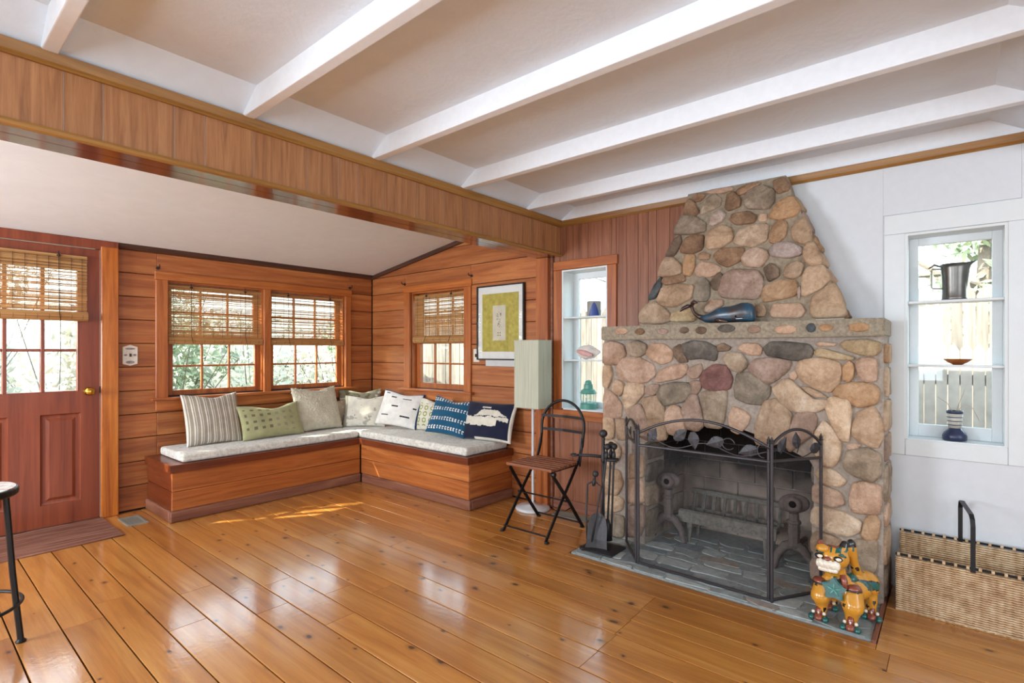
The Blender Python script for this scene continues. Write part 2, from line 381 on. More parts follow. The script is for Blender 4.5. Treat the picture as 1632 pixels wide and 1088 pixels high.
# ------------------------------------------------------------------ walls with openings
def cells(a0, a1, z0, z1, holes):
    """rectangles of the a/z plane outside the holes"""
    As = sorted(set([a0, a1] + [h[0] for h in holes] + [h[1] for h in holes])); Zs = sorted(set([z0, z1] + [h[2] for h in holes] + [h[3] for h in holes]))
    As = [a for a in As if a0 <= a <= a1]; Zs = [z for z in Zs if z0 <= z <= z1]
    out = []
    for p, q in zip(As, As[1:]):
        run = None
        for r, s in zip(Zs, Zs[1:]):
            ma, mz = (p + q) / 2, (r + s) / 2
            if any(h[0] < ma < h[1] and h[2] < mz < h[3] for h in holes):
                if run: out.append(run); run = None
            else: run = (p, q, run[2], s) if run else (p, q, r, s)
        if run: out.append(run)
    return out
SIDEWIN = (3.52, 4.31, 0.885, 1.87); NICHE = (1.986, 2.398, 0.805, 1.918); RWIN = (-0.208, 0.193, 0.80, 1.893); FIREH = (0.45, 1.65, -0.1, 0.95)
bm = BM()
for a, b, c, d in cells(-3.0, 2.42, 0.0, 2.45, [NICHE, RWIN, FIREH]): box(bm, XW, XW + 0.16, a, b, c, d)
wr = struct('wall_right', bm, 'white_paint', 'white painted board wall to the right of the stone fireplace')
SLOPE = lambda y: 2.10 + (4.98 - y) * (0.37 / 2.36)
bm = BM()
for a, b, c, d in cells(2.42, 5.14, 0.0, 2.45, [SIDEWIN]): box(bm, XW + 0.015, XW + 0.16, a, b, c, d)
ws = struct('wall_side', bm, 'gap_dark', 'reddish cedar shiplap wall with the single window and framed print')
DW = (1.496, 3.148, 0.895, 1.855); DOOR = (0.175, 1.045, -0.1, 2.035)
bm = BM()
for a, b, c, d in cells(-2.2, 3.66, 0.0, 2.45, [DW, DOOR]): box(bm, a, b, YW + 0.015, YW + 0.14, c, d)
wb = struct('wall_back', bm, 'gap_dark', 'reddish cedar shiplap wall with the paired windows and the door')
# shiplap boards on both cedar walls
ZL = [0.008, 0.199, 0.386, 0.575, 0.763, 0.95, 1.139, 1.327, 1.515, 1.700, 1.885, 2.07, 2.26, 2.45]
for z0, z1 in zip(ZL, ZL[1:]):
    if z0 < 2.1:
        for a, b, c, d in cells(1.155, 3.49, z0, min(z1, 2.11), [(1.42, 3.20, 0.80, 1.90)]):
            if d - c > 0.01: obj('plank', bbox(a + 0.0005, b - 0.0005, YW, YW + 0.015, c + 0.0025, d - 0.0025, 0.003), 'cedar_x', wb)
        for a, b, c, d in cells(-2.2, 0.07, z0, min(z1, 2.11), []):
            obj('plank', bbox(a, b, YW, YW + 0.015, c + 0.0025, d - 0.0025, 0.003), 'cedar_x', wb)
    if z1 <= 2.08:
        for a, b, c, d in cells(2.625, 4.979, z0, z1, [(3.44, 4.39, 0.78, 1.92)]):
            if d - c > 0.01: obj('plank', bbox(XW, XW + 0.015, a + 0.0005, b - 0.0005, c + 0.0025, d - 0.0025, 0.003), 'cedar_y', ws)
    else:   # clipped by the sloping ceiling
        zt = lambda y: SLOPE(y) - 0.005
        ytop = 4.98 - (z1 - 0.0025 - 2.095) * (2.36 / 0.37); ybot = min(4.979, 4.98 - (z0 + 0.0025 - 2.095) * (2.36 / 0.37))
        poly = [(2.625, z0 + 0.0025), (ybot, z0 + 0.0025)]
        if ybot >= 4.979: poly.append((4.979, zt(4.979)))
        if ytop > 2.63: poly += [(ytop, z1 - 0.0025), (2.625, z1 - 0.0025)]
        else: poly.append((2.625, zt(2.625)))
        bm = BM(); prism(bm, poly, 'x', XW, XW + 0.015); obj('plank', bm, 'cedar_y', ws)
# walls behind and beside the viewer, with window openings closed by added opaque shades
bm = BM()
for a, b, c, d in cells(-3.0, 5.14, 0.0, 2.45, [(0.1, 1.7, 0.85, 2.15), (-2.3, -0.9, 0.85, 2.15), (3.1, 4.5, 0.85, 1.95)]): box(bm, -2.32, -2.2, a, b, c, d)
struct('wall_left', bm, 'white_paint', 'white painted wall with windows out of view beside the viewer')
bm = BM()
for a, b, c, d in cells(-2.32, 3.66, 0.0, 2.45, [(-0.4, 2.2, 0.5, 2.2)]): box(bm, a, b, -3.12, -3.0, c, d)
struct('wall_front', bm, 'white_paint', 'white painted wall with a wide window out of view behind the viewer')

# vertical panelling of the fireplace wall (left of the chimney) on thin boards, with its grooves
seams = [2.481, 2.42, 2.30, 2.161, 2.04, 1.916, 1.83, 1.739, 1.66, 1.599, 1.50, 1.40, 1.30]
for y1, y0 in zip(seams, seams[1:]):
    for a, b, c, d in cells(y0, y1, 0.0 if y1 > 1.85 else 1.36, 2.262, [(1.96, 2.43, 0.78, 1.945)]):
        if b - a > 0.005: obj('panel', bbox(XW - 0.008, XW, a + 0.001, b - 0.001, c, d, 0.001), 'panel_red', wr)
obj('baseboard', bbox(XW - 0.022, XW - 0.008, 1.83, 2.50, 0.0, 0.085, 0.004), 'base_worn_y', wr)
# white wall: seams of the boards
obj('panel', bbox(XW - 0.006, XW, -2.9, 0.262, 0.0, 0.714, 0.002), 'white_paint', wr)
obj('joint', bbox(XW - 0.003, XW, -2.9, 0.2625, 0.7143, 0.7217), 'vent_dark', wr)
obj('panel', bbox(XW - 0.006, XW, 0.2884, 1.25, 1.36, 2.262, 0.0004), 'white_paint', wr)
obj('panel', bbox(XW - 0.006, XW, 0.263, 0.288, 0.0, 2.0, 0.001), 'white_paint', wr)
obj('panel', bbox(XW - 0.006, XW, -0.255, 0.2880, 2.003, 2.262, 0.0004), 'white_paint', wr)
obj('panel', bbox(XW - 0.006, XW, -2.9, -0.2555, 0.722, 2.262, 0.0004), 'white_paint', wr)
# ------------------------------------------------------------------ ceilings
CZ = 2.40; BZ = 2.305
bm = BM()
prof = [(2.43, 2.30), (2.27, CZ), (-0.14, CZ), (-0.30, 2.30), (-3.0, 2.30), (-3.0, 2.46), (2.43, 2.46)]
prism(bm, prof, 'x', -2.2, 3.5)
ce = struct('ceiling', bm, 'ceiling_paint', 'white textured plaster ceiling between exposed painted beams', 'ceiling')
for i in range(9):
    x = 3.028 - 0.672 * i
    if x < -2.1: break
    obj('beam', bbox(x, x + 0.046, -0.32, 2.425, BZ, CZ + 0.03, 0.004, 2), 'beam_paint', ce)
obj('fascia_board', bbox(3.478, 3.5, -0.32, 2.42, 2.30, CZ + 0.01, 0.003), 'beam_paint', ce)
bm = BM(); prism(bm, [(5.02, SLOPE(5.02)), (2.60, SLOPE(2.60)), (2.60, SLOPE(2.60) + 0.05), (5.02, SLOPE(5.02) + 0.05)], 'x', -2.2, 3.5)
struct('ceiling_wing', bm, 'ceiling_paint_smooth', 'smooth cream sloping ceiling above the window seat', 'ceiling')
bm = BM(); box(bm, -2.3, 3.7, -3.1, 5.2, 2.56, 2.62)
struct('roof', bm, 'gap_dark', 'roof deck above the ceilings', 'roof')
# ------------------------------------------------------------------ header between the two parts of the room
hd = sgroup('trim_1', (0.65, 2.42, 2.02), 'long header beam faced with brown vertical panelling and oak mouldings', 'beam')
obj('core', bbox(-2.2, 3.5, 2.4225, 2.615, 2.045, 2.52), 'groove', hd)
hs = [-2.2, -1.6, -1.0, -0.5, 0.0, 0.2, 0.403, 0.517, 0.751, 0.865, 1.066, 1.326, 1.496, 1.61, 1.775, 2.0, 2.223, 2.42, 2.663, 2.83, 2.947, 3.109, 3.421, 3.495]
for a, b in zip(hs, hs[1:]): obj('panel', bbox(a + 0.002, b - 0.002, 2.42, 2.4224, 2.045, 2.275, 0.0005), 'panel_wood', hd)
crown = lambda s: [(0, 0), (-0.012 * s, 0), (-0.022 * s, 0.012), (-0.026 * s, 0.03), (-0.03 * s, 0.046), (0, 0.046)]
bm = BM(); prism(bm, [(2.42 + a, 2.262 + b) for a, b in crown(1)], 'x', -2.2, 3.49); obj('crown_molding', bm, 'crown_oak_x', hd)
bm = BM(); prism(bm, [(2.42, 2.022), (2.404, 2.026), (2.400, 2.036), (2.406, 2.046), (2.42, 2.05)], 'x', -2.2, 3.495); obj('bead_molding', bm, 'crown_oak_x', hd)
obj('soffit_board', bbox(-2.2, 3.495, 2.412, 2.515, 2.026, 2.045, 0.002), 'soffit_wood', hd)
obj('soffit_board', bbox(-2.2, 3.495, 2.5165, 2.62, 2.026, 2.045, 0.002), 'soffit_wood', hd)
bm = BM(); box(bm, -2.2, 3.49, -0.5, -0.30, 2.22, 2.31); tag(obj('trim_2', bm, 'beam_paint', origin=(0, 0, 0)), 'white painted ceiling beam beyond the picture edge behind the viewer', 'beam', kind='structure')
# crown on the fireplace wall
bm = BM(); prism(bm, [(3.5 + a, 2.262 + b) for a, b in crown(1)], 'y', 1.29, 2.42); tag(obj('trim_3', bm, 'crown_oak_y', origin=(0, 0, 0)), 'thin oak crown moulding between panelling and chimney', 'moulding', kind='structure')
bm = BM(); prism(bm, [(3.494 + a, 2.262 + b) for a, b in crown(1)], 'y', -2.9, 0.76); tag(obj('trim_4', bm, 'crown_oak_y', origin=(0, 0, 0)), 'thin oak crown moulding above the white wall', 'moulding', kind='structure')
# dark crown under the sloping ceiling
bm = BM(); prism(bm, [(YW, 2.062), (YW - 0.018, 2.066), (YW - 0.032, 2.085), (YW - 0.038, SLOPE(YW - 0.038)), (YW, SLOPE(YW))], 'x', 1.155, 3.5); tag(obj('trim_5', bm, 'dark_trim_x', origin=(0, 0, 0)), 'dark moulding along the top of the paired-window wall', 'moulding', kind='structure')
bm = BM(); prism(bm, [(4.98, 2.06), (2.62, 2.06 + 0.37), (2.62, 2.47), (4.98, 2.10)], 'x', XW - 0.024, XW); tag(obj('trim_6', bm, 'dark_trim_y', origin=(0, 0, 0)), 'dark moulding rising along the slope of the side wall', 'moulding', kind='structure')
# post at the end of the header
po = sgroup('trim_7', (3.47, 2.56, 0), 'reddish wooden post carrying the end of the header', 'post')
obj('post', bbox(3.43, 3.5, 2.505, 2.625, 0, 2.026, 0.004), 'casing_z', po)
obj('strip', bbox(3.465, 3.5, 2.482, 2.5045, 0, 2.026, 0.003), 'base_worn_y', po)

# ------------------------------------------------------------------ windows
def sash(parent, axis, pos, a0, a1, z0, z1, cols, rows, mat, th=0.03, fr=0.042, mu=0.016, bottom=None):
    """one glazed sash; axis 'y': in an X/Z plane at Y=pos; axis 'x': in a Y/Z plane at X=pos"""
    def bx(p, q, r, s, t=th, o=0.0):
        return bbox(p, q, pos + o, pos + o + t, r, s, 0.002) if axis == 'y' else bbox(pos + o, pos + o + t, p, q, r, s, 0.002)
    bt = bottom or fr
    sh = obj('sash', bx(a0, a0 + fr, z0, z1), mat, parent)
    for q in (bx(a1 - fr, a1, z0, z1), bx(a0 + fr, a1 - fr, z1 - fr, z1), bx(a0 + fr, a1 - fr, z0, z0 + bt)): obj('rail', q, mat, sh)
    g0, g1, h0, h1 = a0 + fr, a1 - fr, z0 + bt, z1 - fr
    for i in range(1, cols):
        p = g0 + (g1 - g0) * i / cols; obj('muntin', bx(p - mu / 2, p + mu / 2, h0, h1, th * 0.8, th * 0.1), mat, sh)
    for j in range(1, rows):
        p = h0 + (h1 - h0) * j / rows; obj('muntin', bx(g0, g1, p - mu / 2, p + mu / 2, th * 0.7, th * 0.15), mat, sh)
    for i in range(cols):
        for j in range(rows):
            p0 = g0 + (g1 - g0) * i / cols; p1 = g0 + (g1 - g0) * (i + 1) / cols; q0 = h0 + (h1 - h0) * j / rows; q1 = h0 + (h1 - h0) * (j + 1) / rows
            obj('pane', bx(p0, p1, q0, q1, 0.003, th * 0.5), 'window_glass', sh)
    return sh
w1 = sgroup('window_1', (2.31, YW, 0.86), 'paired double-hung windows in reddish wooden casing above the long bench', 'window')
obj('casing', bbox(1.407, 1.494, YW - 0.018, YW + 0.015, 0.88, 1.85, 0.003), 'casing_z', w1)
obj('casing', bbox(3.15, 3.217, YW - 0.018, YW + 0.015, 0.88, 1.85, 0.003), 'casing_z', w1)
obj('casing', bbox(1.400, 3.225, YW - 0.02, YW + 0.015, 1.8505, 1.918, 0.003), 'casing_x', w1)
obj('mullion', bbox(2.287, 2.352, YW - 0.012, YW + 0.13, 0.88, 1.85, 0.003), 'casing_z', w1)
obj('stool', bbox(1.372, 3.29, YW - 0.055, YW + 0.13, 0.862, 0.884, 0.005, 2), 'casing_x', w1)
obj('apron', bbox(1.407, 3.217, YW - 0.016, YW + 0.0, 0.775, 0.8615, 0.003), 'casing_x', w1)
for x0, x1 in ((1.496, 2.287), (2.352, 3.148)):
    for p in (x0 + 0.0, x1 - 0.012): obj('jamb', bbox(p, p + 0.012, YW + 0.016, YW + 0.135, 0.885, 1.85), 'casing_z', w1)
    obj('jamb', bbox(x0 + 0.012, x1 - 0.012, YW + 0.016, YW + 0.135, 1.838, 1.85), 'casing_x', w1)
    sash(w1, 'y', YW + 0.058, x0 + 0.014, x1 - 0.014, 0.885, 1.385, 3, 2, 'casing_z', bottom=0.05)
    sash(w1, 'y', YW + 0.092, x0 + 0.014, x1 - 0.014, 1.355, 1.836, 3, 2, 'casing_z')
w2 = sgroup('window_2', (XW, 3.92, 0.86), 'single double-hung window in reddish casing on the side wall', 'window')
obj('casing', bbox(XW - 0.018, XW + 0.015, 4.315, 4.405, 0.88, 1.87, 0.003), 'casing_z', w2)
obj('casing', bbox(XW - 0.018, XW + 0.015, 3.425, 3.517, 0.77, 1.87, 0.003), 'casing_z', w2)
obj('casing', bbox(XW - 0.02, XW + 0.015, 3.418, 4.412, 1.8705, 1.94, 0.003), 'casing_y', w2)
obj('stool', bbox(XW - 0.055, XW + 0.13, 3.39, 4.455, 0.862, 0.884, 0.005, 2), 'casing_y', w2)
obj('apron', bbox(XW - 0.016, XW, 3.52, 4.40, 0.775, 0.8615, 0.003), 'casing_y', w2)
for p in (SIDEWIN[0], SIDEWIN[1] - 0.012): obj('jamb', bbox(XW + 0.016, XW + 0.155, p, p + 0.012, 0.885, 1.87), 'casing_z', w2)
obj('jamb', bbox(XW + 0.016, XW + 0.155, 3.532, 4.298, 1.858, 1.87), 'casing_y', w2)
sash(w2, 'x', XW + 0.07, 3.533, 4.297, 0.885, 1.39, 3, 2, 'casing_z', fr=0.05, bottom=0.055)
sash(w2, 'x', XW + 0.105, 3.533, 4.297, 1.36, 1.858, 3, 2, 'casing_z', fr=0.05)
# white niche window with two glass shelves, left of the fireplace
w3 = sgroup('window_3', (XW, 2.19, 0.78), 'narrow white niche window with two shelves, reddish casing, beside the fireplace', 'window')
obj('casing', bbox(XW - 0.024, XW, 2.398, 2.4795, 0.80, 1.915, 0.003), 'casing_z', w3)
obj('casing', bbox(XW - 0.024, XW, 1.908, 1.986, 0.80, 1.915, 0.003), 'casing_z', w3)
obj('casing', bbox(XW - 0.026, XW, 1.90, 2.4795, 1.9155, 1.985, 0.003), 'casing_y', w3)
obj('casing', bbox(XW - 0.03, XW, 1.90, 2.4795, 0.725, 0.7995, 0.003), 'casing_y', w3)
for p in (NICHE[0], NICHE[1] - 0.012): obj('jamb', bbox(XW - 0.02, XW + 0.16, p, p + 0.012, 0.81, 1.912), 'window_white', w3)
obj('jamb', bbox(XW - 0.02, XW + 0.16, 1.998, 2.386, 1.90, 1.912), 'window_white', w3)
obj('jamb', bbox(XW - 0.02, XW + 0.16, 1.998, 2.386, 0.80, 0.812), 'window_white', w3)
sash(w3, 'x', XW + 0.13, 1.998, 2.386, 0.812, 1.90, 1, 1, 'window_white', fr=0.05)
SHZ = (1.199, 1.538)
for z in SHZ: obj('shelf', bbox(XW - 0.01, XW + 0.128, 1.998, 2.386, z - 0.012, z, 0.002), 'window_white', w3)
w4 = sgroup('window_4', (XW, 0.0, 0.78), 'white framed window with two shelves in the white wall', 'window')
obj('casing', bbox(XW - 0.012, XW, 0.193, 0.284, 0.715, 1.895, 0.002), 'window_white', w4)
obj('casing', bbox(XW - 0.012, XW, -0.30, -0.208, 0.715, 1.895, 0.002), 'window_white', w4)
obj('casing', bbox(XW - 0.013, XW, -0.30, 0.284, 1.8955, 2.0, 0.002), 'window_white', w4)
obj('casing', bbox(XW - 0.013, XW, -0.207, 0.192, 0.715, 0.799, 0.002), 'window_white', w4)
for p in (RWIN[0], RWIN[1] - 0.012): obj('jamb', bbox(XW - 0.008, XW + 0.16, p, p + 0.012, 0.80, 1.893), 'window_white', w4)
obj('jamb', bbox(XW - 0.008, XW + 0.16, -0.196, 0.181, 1.881, 1.893), 'window_white', w4)
obj('jamb', bbox(XW - 0.008, XW + 0.16, -0.196, 0.181, 0.793, 0.805), 'window_white', w4)
sash(w4, 'x', XW + 0.12, -0.196, 0.181, 0.805, 1.881, 1, 1, 'window_white', fr=0.04, bottom=0.065)
RSHZ = (1.197, 1.532)
for z in RSHZ: obj('shelf', bbox(XW + 0.002, XW + 0.118, -0.196, 0.181, z - 0.013, z, 0.002), 'window_white', w4)
# ------------------------------------------------------------------ door
d1 = sgroup('door_1', (0.615, YW - 0.03, 0), 'dark red panelled door with a nine-light window and brass knob', 'door')
DX0, DX1 = 0.188, 1.036
DY0, DY1 = YW - 0.035, YW + 0.008
bm = BM()
for a, b, c, d in cells(DX0, DX1, 0.012, 2.028, [(0.318, 0.907, 0.972, 1.872), (0.305, 0.532, 0.165, 0.812), (0.697, 0.924, 0.165, 0.812)]): box(bm, a, b, DY0, DY1, c, d)
obj('leaf', bm, 'door_red', d1)
for a, b in ((0.305, 0.532), (0.697, 0.924)):   # raised panels: sunk frame, sloping field, flat centre
    bm = BM(); rings = []
    for ins, dep in ((0.0, 0.0), (0.006, 0.010), (0.016, 0.012), (0.03, 0.012), (0.05, 0.003), (0.052, 0.003)):
        rings.append([bm.verts.new((x, DY0 + dep, z)) for x, z in ((a + ins, 0.165 + ins), (b - ins, 0.165 + ins), (b - ins, 0.812 - ins), (a + ins, 0.812 - ins))])
    for p, q in zip(rings, rings[1:]):
        for k in range(4): bm.faces.new((p[k], p[(k + 1) % 4], q[(k + 1) % 4], q[k]))
    bm.faces.new(rings[-1]); bmesh.ops.recalc_face_normals(bm, faces=bm.faces[:])
    bmesh.ops.solidify(bm, geom=bm.faces[:], thickness=-0.012) if False else None
    obj('raised_panel', bm, 'door_red', d1)
for i in range(4):
    x = 0.318 + 0.1963 * i; obj('muntin', bbox(x - (0.004 if i in (0, 3) else 0.011), x + (0.004 if i in (0, 3) else 0.011), DY0 - 0.003, DY1, 0.972, 1.872, 0.003), 'door_red', d1)
for j in range(4):
    z = 0.972 + 0.3 * j
    for i in range(3):
        x0 = 0.318 + 0.1963 * i + 0.011; obj('muntin', bbox(x0, x0 + 0.174, DY0 - 0.002, DY1, z - (0.004 if j in (0, 3) else 0.01), z + (0.004 if j in (0, 3) else 0.01), 0.003), 'door_red', d1)
for i in range(3):
    for j in range(3):
        x0 = 0.318 + 0.1963 * i; z0 = 0.972 + 0.3 * j; obj('pane', bbox(x0, x0 + 0.196, YW - 0.016, YW - 0.013, z0, z0 + 0.3), 'window_glass', d1)
bm = BM(); lathe(bm, [(0.012, 0.0), (0.030, 0.001), (0.030, -0.006), (0.012, -0.012), (0.011, -0.03), (0.02, -0.036), (0.029, -0.048), (0.030, -0.06), (0.022, -0.07), (0.008, -0.074)], (0.968, DY0, 0.967), 20, 'y')
obj('knob', bm, 'brass', d1, smooth=True)['label'] = 'round brass door knob'
obj('weatherstrip', bbox(1.0368, 1.0405, DY0 + 0.004, DY1, 0.0, 2.03), 'window_white', d1)
obj('strike', bbox(1.033, 1.0405, DY0 - 0.004, DY0 + 0.004, 0.95, 1.0), 'dark_hook', d1)
obj('threshold', bbox(0.18, 1.04, YW - 0.06, YW + 0.12, -0.01, 0.011, 0.003), 'dark_hook', d1)
t8 = sgroup('trim_8', (1.1, YW, 0), 'orange oak door post with grain and dark red head casing', 'door casing')
obj('post', bbox(1.042, 1.152, YW - 0.05, YW + 0.014, 0, 2.06, 0.005), 'post_wood', t8)
obj('post', bbox(0.075, 0.183, YW - 0.05, YW + 0.014, 0, 2.06, 0.005), 'post_wood', t8)
obj('head', bbox(0.075, 1.152, YW - 0.045, YW + 0.014, 2.0365, 2.105, 0.003), 'door_red', t8)
# ------------------------------------------------------------------ fireplace
FX = 3.185
fp = thing('fireplace', (3.3, 1.05, 0), 'fieldstone fireplace with a stone mantel shelf and tapering chimney', 'fireplace')
YL, YR = 1.842, 0.262
ARCH = [(1.542, 0.665), (1.40, 0.742), (1.238, 0.80), (1.13, 0.825), (1.049, 0.833), (0.96, 0.822), (0.873, 0.797), (0.71, 0.738), (0.587, 0.682), (0.566, 0.645)]
poly = [(YL, 0.0), (YL, 1.345), (YR, 1.345), (YR, 0.0), (0.566, 0.0)] + ARCH[::-1] + [(1.542, 0.0)]
bm = BM(); prism(bm, poly, 'x', FX, 3.49); bmesh.ops.triangulate(bm, faces=[f for f in bm.faces if len(f.verts) > 4])
obj('mortar_body', bm, 'mortar', fp)
CHL = [(1.607, 1.43), (1.603, 1.517), (1.551, 1.599), (1.512, 1.682), (1.49, 1.807), (1.442, 1.929), (1.386, 2.049), (1.354, 2.215), (1.33, 2.298)]
CHR = [(0.433, 1.43), (0.454, 1.499), (0.50, 1.638), (0.541, 1.729), (0.565, 1.82), (0.614, 1.934), (0.666, 2.071), (0.711, 2.173), (0.748, 2.298)]
KC = (3.39 - 3.25) / (2.30 - 1.43)
CX_ = lambda z: 3.25 + KC * (z - 1.43)
bm = BM()
fr_ = [bm.verts.new((CX_(z), y, z)) for y, z in CHL[::-1] + CHR]; bk_ = [bm.verts.new((3.49, y, z)) for y, z in CHL[::-1] + CHR]
bm.faces.new(fr_); bm.faces.new(bk_[::-1])
n_ = len(fr_)
for i in range(n_): bm.faces.new((fr_[i], bk_[i], bk_[(i + 1) % n_], fr_[(i + 1) % n_]))
bmesh.ops.recalc_face_normals(bm, faces=bm.faces[:]); bmesh.ops.triangulate(bm, faces=[f for f in bm.faces if len(f.verts) > 4])
obj('chimney', bm, 'mortar_warm', fp)

def chaikin(P, it=2):
    for _ in range(it):
        Q = []
        for i in range(len(P)):
            a, b = P[i], P[(i + 1) % len(P)]
            Q += [a * 0.86 + b * 0.14, a * 0.14 + b * 0.86]
        P = Q
    return P
def stone(pts, nrm, h, code, parent, it=1):
    """rounded fieldstone: outline (3-D points on the wall) domed along nrm"""
    P = chaikin([Vector(p) for p in pts], it); nrm = Vector(nrm).normalized()
    c = sum(P, Vector()) / len(P); bm = BM()
    size = sum((p - c).length for p in P) / len(P); h = min(h, size * 0.5)
    rings = []; sd = random.random() * 50
    for s, k in ((1.0, -0.15), (0.985, 0.4), (0.93, 0.8), (0.72, 0.98)):
        ring = []
        for p in P:
            q = c + (p - c) * s
            w = noise.noise(q * 11 + Vector((sd, 0, 0))) * 0.36 + noise.noise(q * 29 + Vector((sd, 3, 0))) * 0.26
            ring.append(bm.verts.new(q + nrm * h * (k + (w if k > 0.5 else 0))))
        rings.append(ring)
    top = bm.verts.new(c + nrm * h * (1.0 + noise.noise(c * 9) * 0.25))
    n = len(P); fs = []
    for a, b in zip(rings, rings[1:]):
        for i in range(n): fs.append(bm.faces.new((a[i], a[(i + 1) % n], b[(i + 1) % n], b[i])))
    for i in range(n): fs.append(bm.faces.new((rings[-1][i], rings[-1][(i + 1) % n], top)))
    bmesh.ops.recalc_face_normals(bm, faces=fs)
    if fs[-1].normal.dot(nrm) < 0: bmesh.ops.reverse_faces(bm, faces=fs)
    return obj('stone', bm, 'stone_' + code, parent, smooth=True, origin=c)
def grow(P, k):
    c = [sum(p[i] for p in P) / len(P) for i in range(2)]
    return [(c[0] + (p[0] - c[0]) * k, c[1] + (p[1] - c[1]) * k) for p in P]
FRONT = """P 1841,1316 1774,1328 1704,1307 1682,1249 1730,1183 1841,1185 1856,1253
G 1661,1311 1586,1333 1529,1306 1537,1254 1586,1229 1648,1249
P 1520,1254 1484,1310 1402,1305 1353,1261 1364,1210 1418,1188 1484,1213
D 1341,1283 1297,1305 1274,1254 1253,1205 1304,1200 1334,1232
K 1278,1305 1216,1325 1146,1318 1080,1283 1094,1213 1174,1227 1238,1219 1267,1254
D 1070,1300 1037,1313 994,1289 1010,1270 1064,1265
P 1730,1151 1687,1214 1586,1219 1488,1172 1480,1112 1537,1069 1619,1064 1704,1082
P 1449,1091 1425,1143 1326,1182 1267,1179 1263,1136 1304,1099 1441,1070
N 1238,1162 1174,1188 1163,1150 1188,1107 1231,1098 1253,1133
T 1859,1077 1836,1165 1787,1158 1778,1095 1809,1019 1855,1029
T 1774,1032 1743,1069 1691,1051 1695,997 1721,965 1765,994
C 1678,1021 1648,1049 1553,1042 1549,989 1602,925 1670,875 1687,943
N 1529,1028 1488,1052 1437,1047 1441,1006 1480,982 1524,990
H 1441,995 1410,1048 1334,1066 1245,1062 1238,1006 1267,965 1395,924 1425,959
N 1238,1070 1209,1085 1170,1079 1170,1044 1195,1004 1227,1006
M 1167,1093 1146,1143 1091,1179 1024,1173 994,1106 1010,1051 1077,1033 1146,1049
G 1037,1224 1004,1255 939,1252 908,1209 913,1176 945,1145 997,1167
P 1855,949 1818,995 1761,970 1713,911 1717,828 1836,815 1859,885
T 1855,805 1769,808 1761,735 1769,679 1846,667 1859,741
T 1739,803 1678,804 1670,743 1661,682 1730,675
N 1665,875 1569,908 1537,862 1496,760 1520,698 1569,715 1602,788 1653,837
T 1553,944 1441,965 1410,916 1395,829 1395,726 1465,704 1504,774 1520,863
P 1387,880 1349,920 1304,912 1282,853 1267,782 1311,742 1372,757 1391,822
N 1285,902 1231,988 1195,987 1174,911 1156,828 1195,789 1253,798 1267,854
G 1156,1010 1024,1024 1027,955 1037,873 1057,820 1139,822 1146,892 1160,961
P 1003,875 977,938 919,916 891,891 906,843 951,792 990,809
P 948,1282 919,1312 850,1308 826,1282 838,1246 894,1249
K 802,1282 766,1314 696,1313 600,1300 581,1269 594,1235 639,1219 678,1221 730,1234 784,1243
N 888,1170 856,1216 772,1224 684,1206 701,1161 748,1115 796,1084 863,1137
H 964,1054 951,1128 888,1136 790,1068 796,1022 826,972 900,973 961,1000
T 639,1175 616,1213 529,1223 461,1203 448,1161 461,1100 498,1060 562,1078 622,1119
P 684,1142 661,1159 642,1137 656,1112 678,1117
C 757,1050 713,1097 673,1105 622,1053 572,1013 503,1011 519,976 567,950 661,944 707,976
T 622,1075 583,1071 529,1043 508,1024 562,1025 600,1051
P 553,1306 535,1318 466,1308 477,1293 540,1293
Y 553,1263 529,1281 466,1263 397,1239 400,1224 466,1225 551,1244
Y 435,1299 415,1320 331,1324 280,1306 283,1269 307,1246 365,1254 415,1275
O 433,1185 405,1213 385,1192 387,1139 405,1112 430,1120
P 375,1204 355,1228 297,1228 290,1177 295,1124 331,1117 360,1134
O 466,1052 440,1089 375,1104 307,1095 288,1061 299,1009 365,987 415,1013 461,1040
T 387,879 367,943 307,981 272,918 270,843 292,791 355,810 387,840
C 509,987 479,1018 404,1008 400,955 404,877 412,813 445,820 487,899
T 849,846 809,967 755,986 684,923 689,851 731,773 789,746 849,755
N 675,852 647,926 575,937 557,893 575,821 638,763 675,728 703,777
C 557,823 518,887 479,851 445,785 454,716 479,674 522,677 561,742
P 416,779 395,796 355,791 371,770 404,761
C 554,614 533,652 473,643 423,600 452,566 533,570
P 565,535 548,559 452,537 434,482 473,457 563,466
C 565,405 548,435 452,436 367,403 374,352 416,320 510,322 566,353
T 574,265 548,306 459,292 437,238 510,203 570,206
G 423,701 402,753 326,771 282,744 279,656 312,618 374,633 416,660
P 398,513 384,586 340,601 279,591 276,511 286,461 388,449
O 346,359 336,418 299,446 278,414 286,340 306,311 353,332
G 395,165 381,293 292,314 289,242 299,158 353,144
G 353,119 289,149 292,47 333,18
N 574,144 510,186 423,183 430,98 510,50 570,59
T 574,-3 459,56 381,62 374,-11 570,-71
C 1852,638 1763,648 1714,600 1730,539 1807,470 1841,475 1858,542
T 1858,423 1807,455 1730,452 1703,378 1741,303 1830,298 1864,352
C 1852,234 1807,277 1730,281 1697,262 1708,202 1774,171 1841,176
N 1692,641 1667,654 1667,577 1695,583
T 1657,568 1561,581 1541,517 1551,450 1655,424
P 1660,404 1551,421 1543,291 1581,269 1660,259
N 1663,220 1546,252 1541,140 1571,58 1660,38
G 1847,115 1763,152 1692,147 1697,10 1830,-21"""
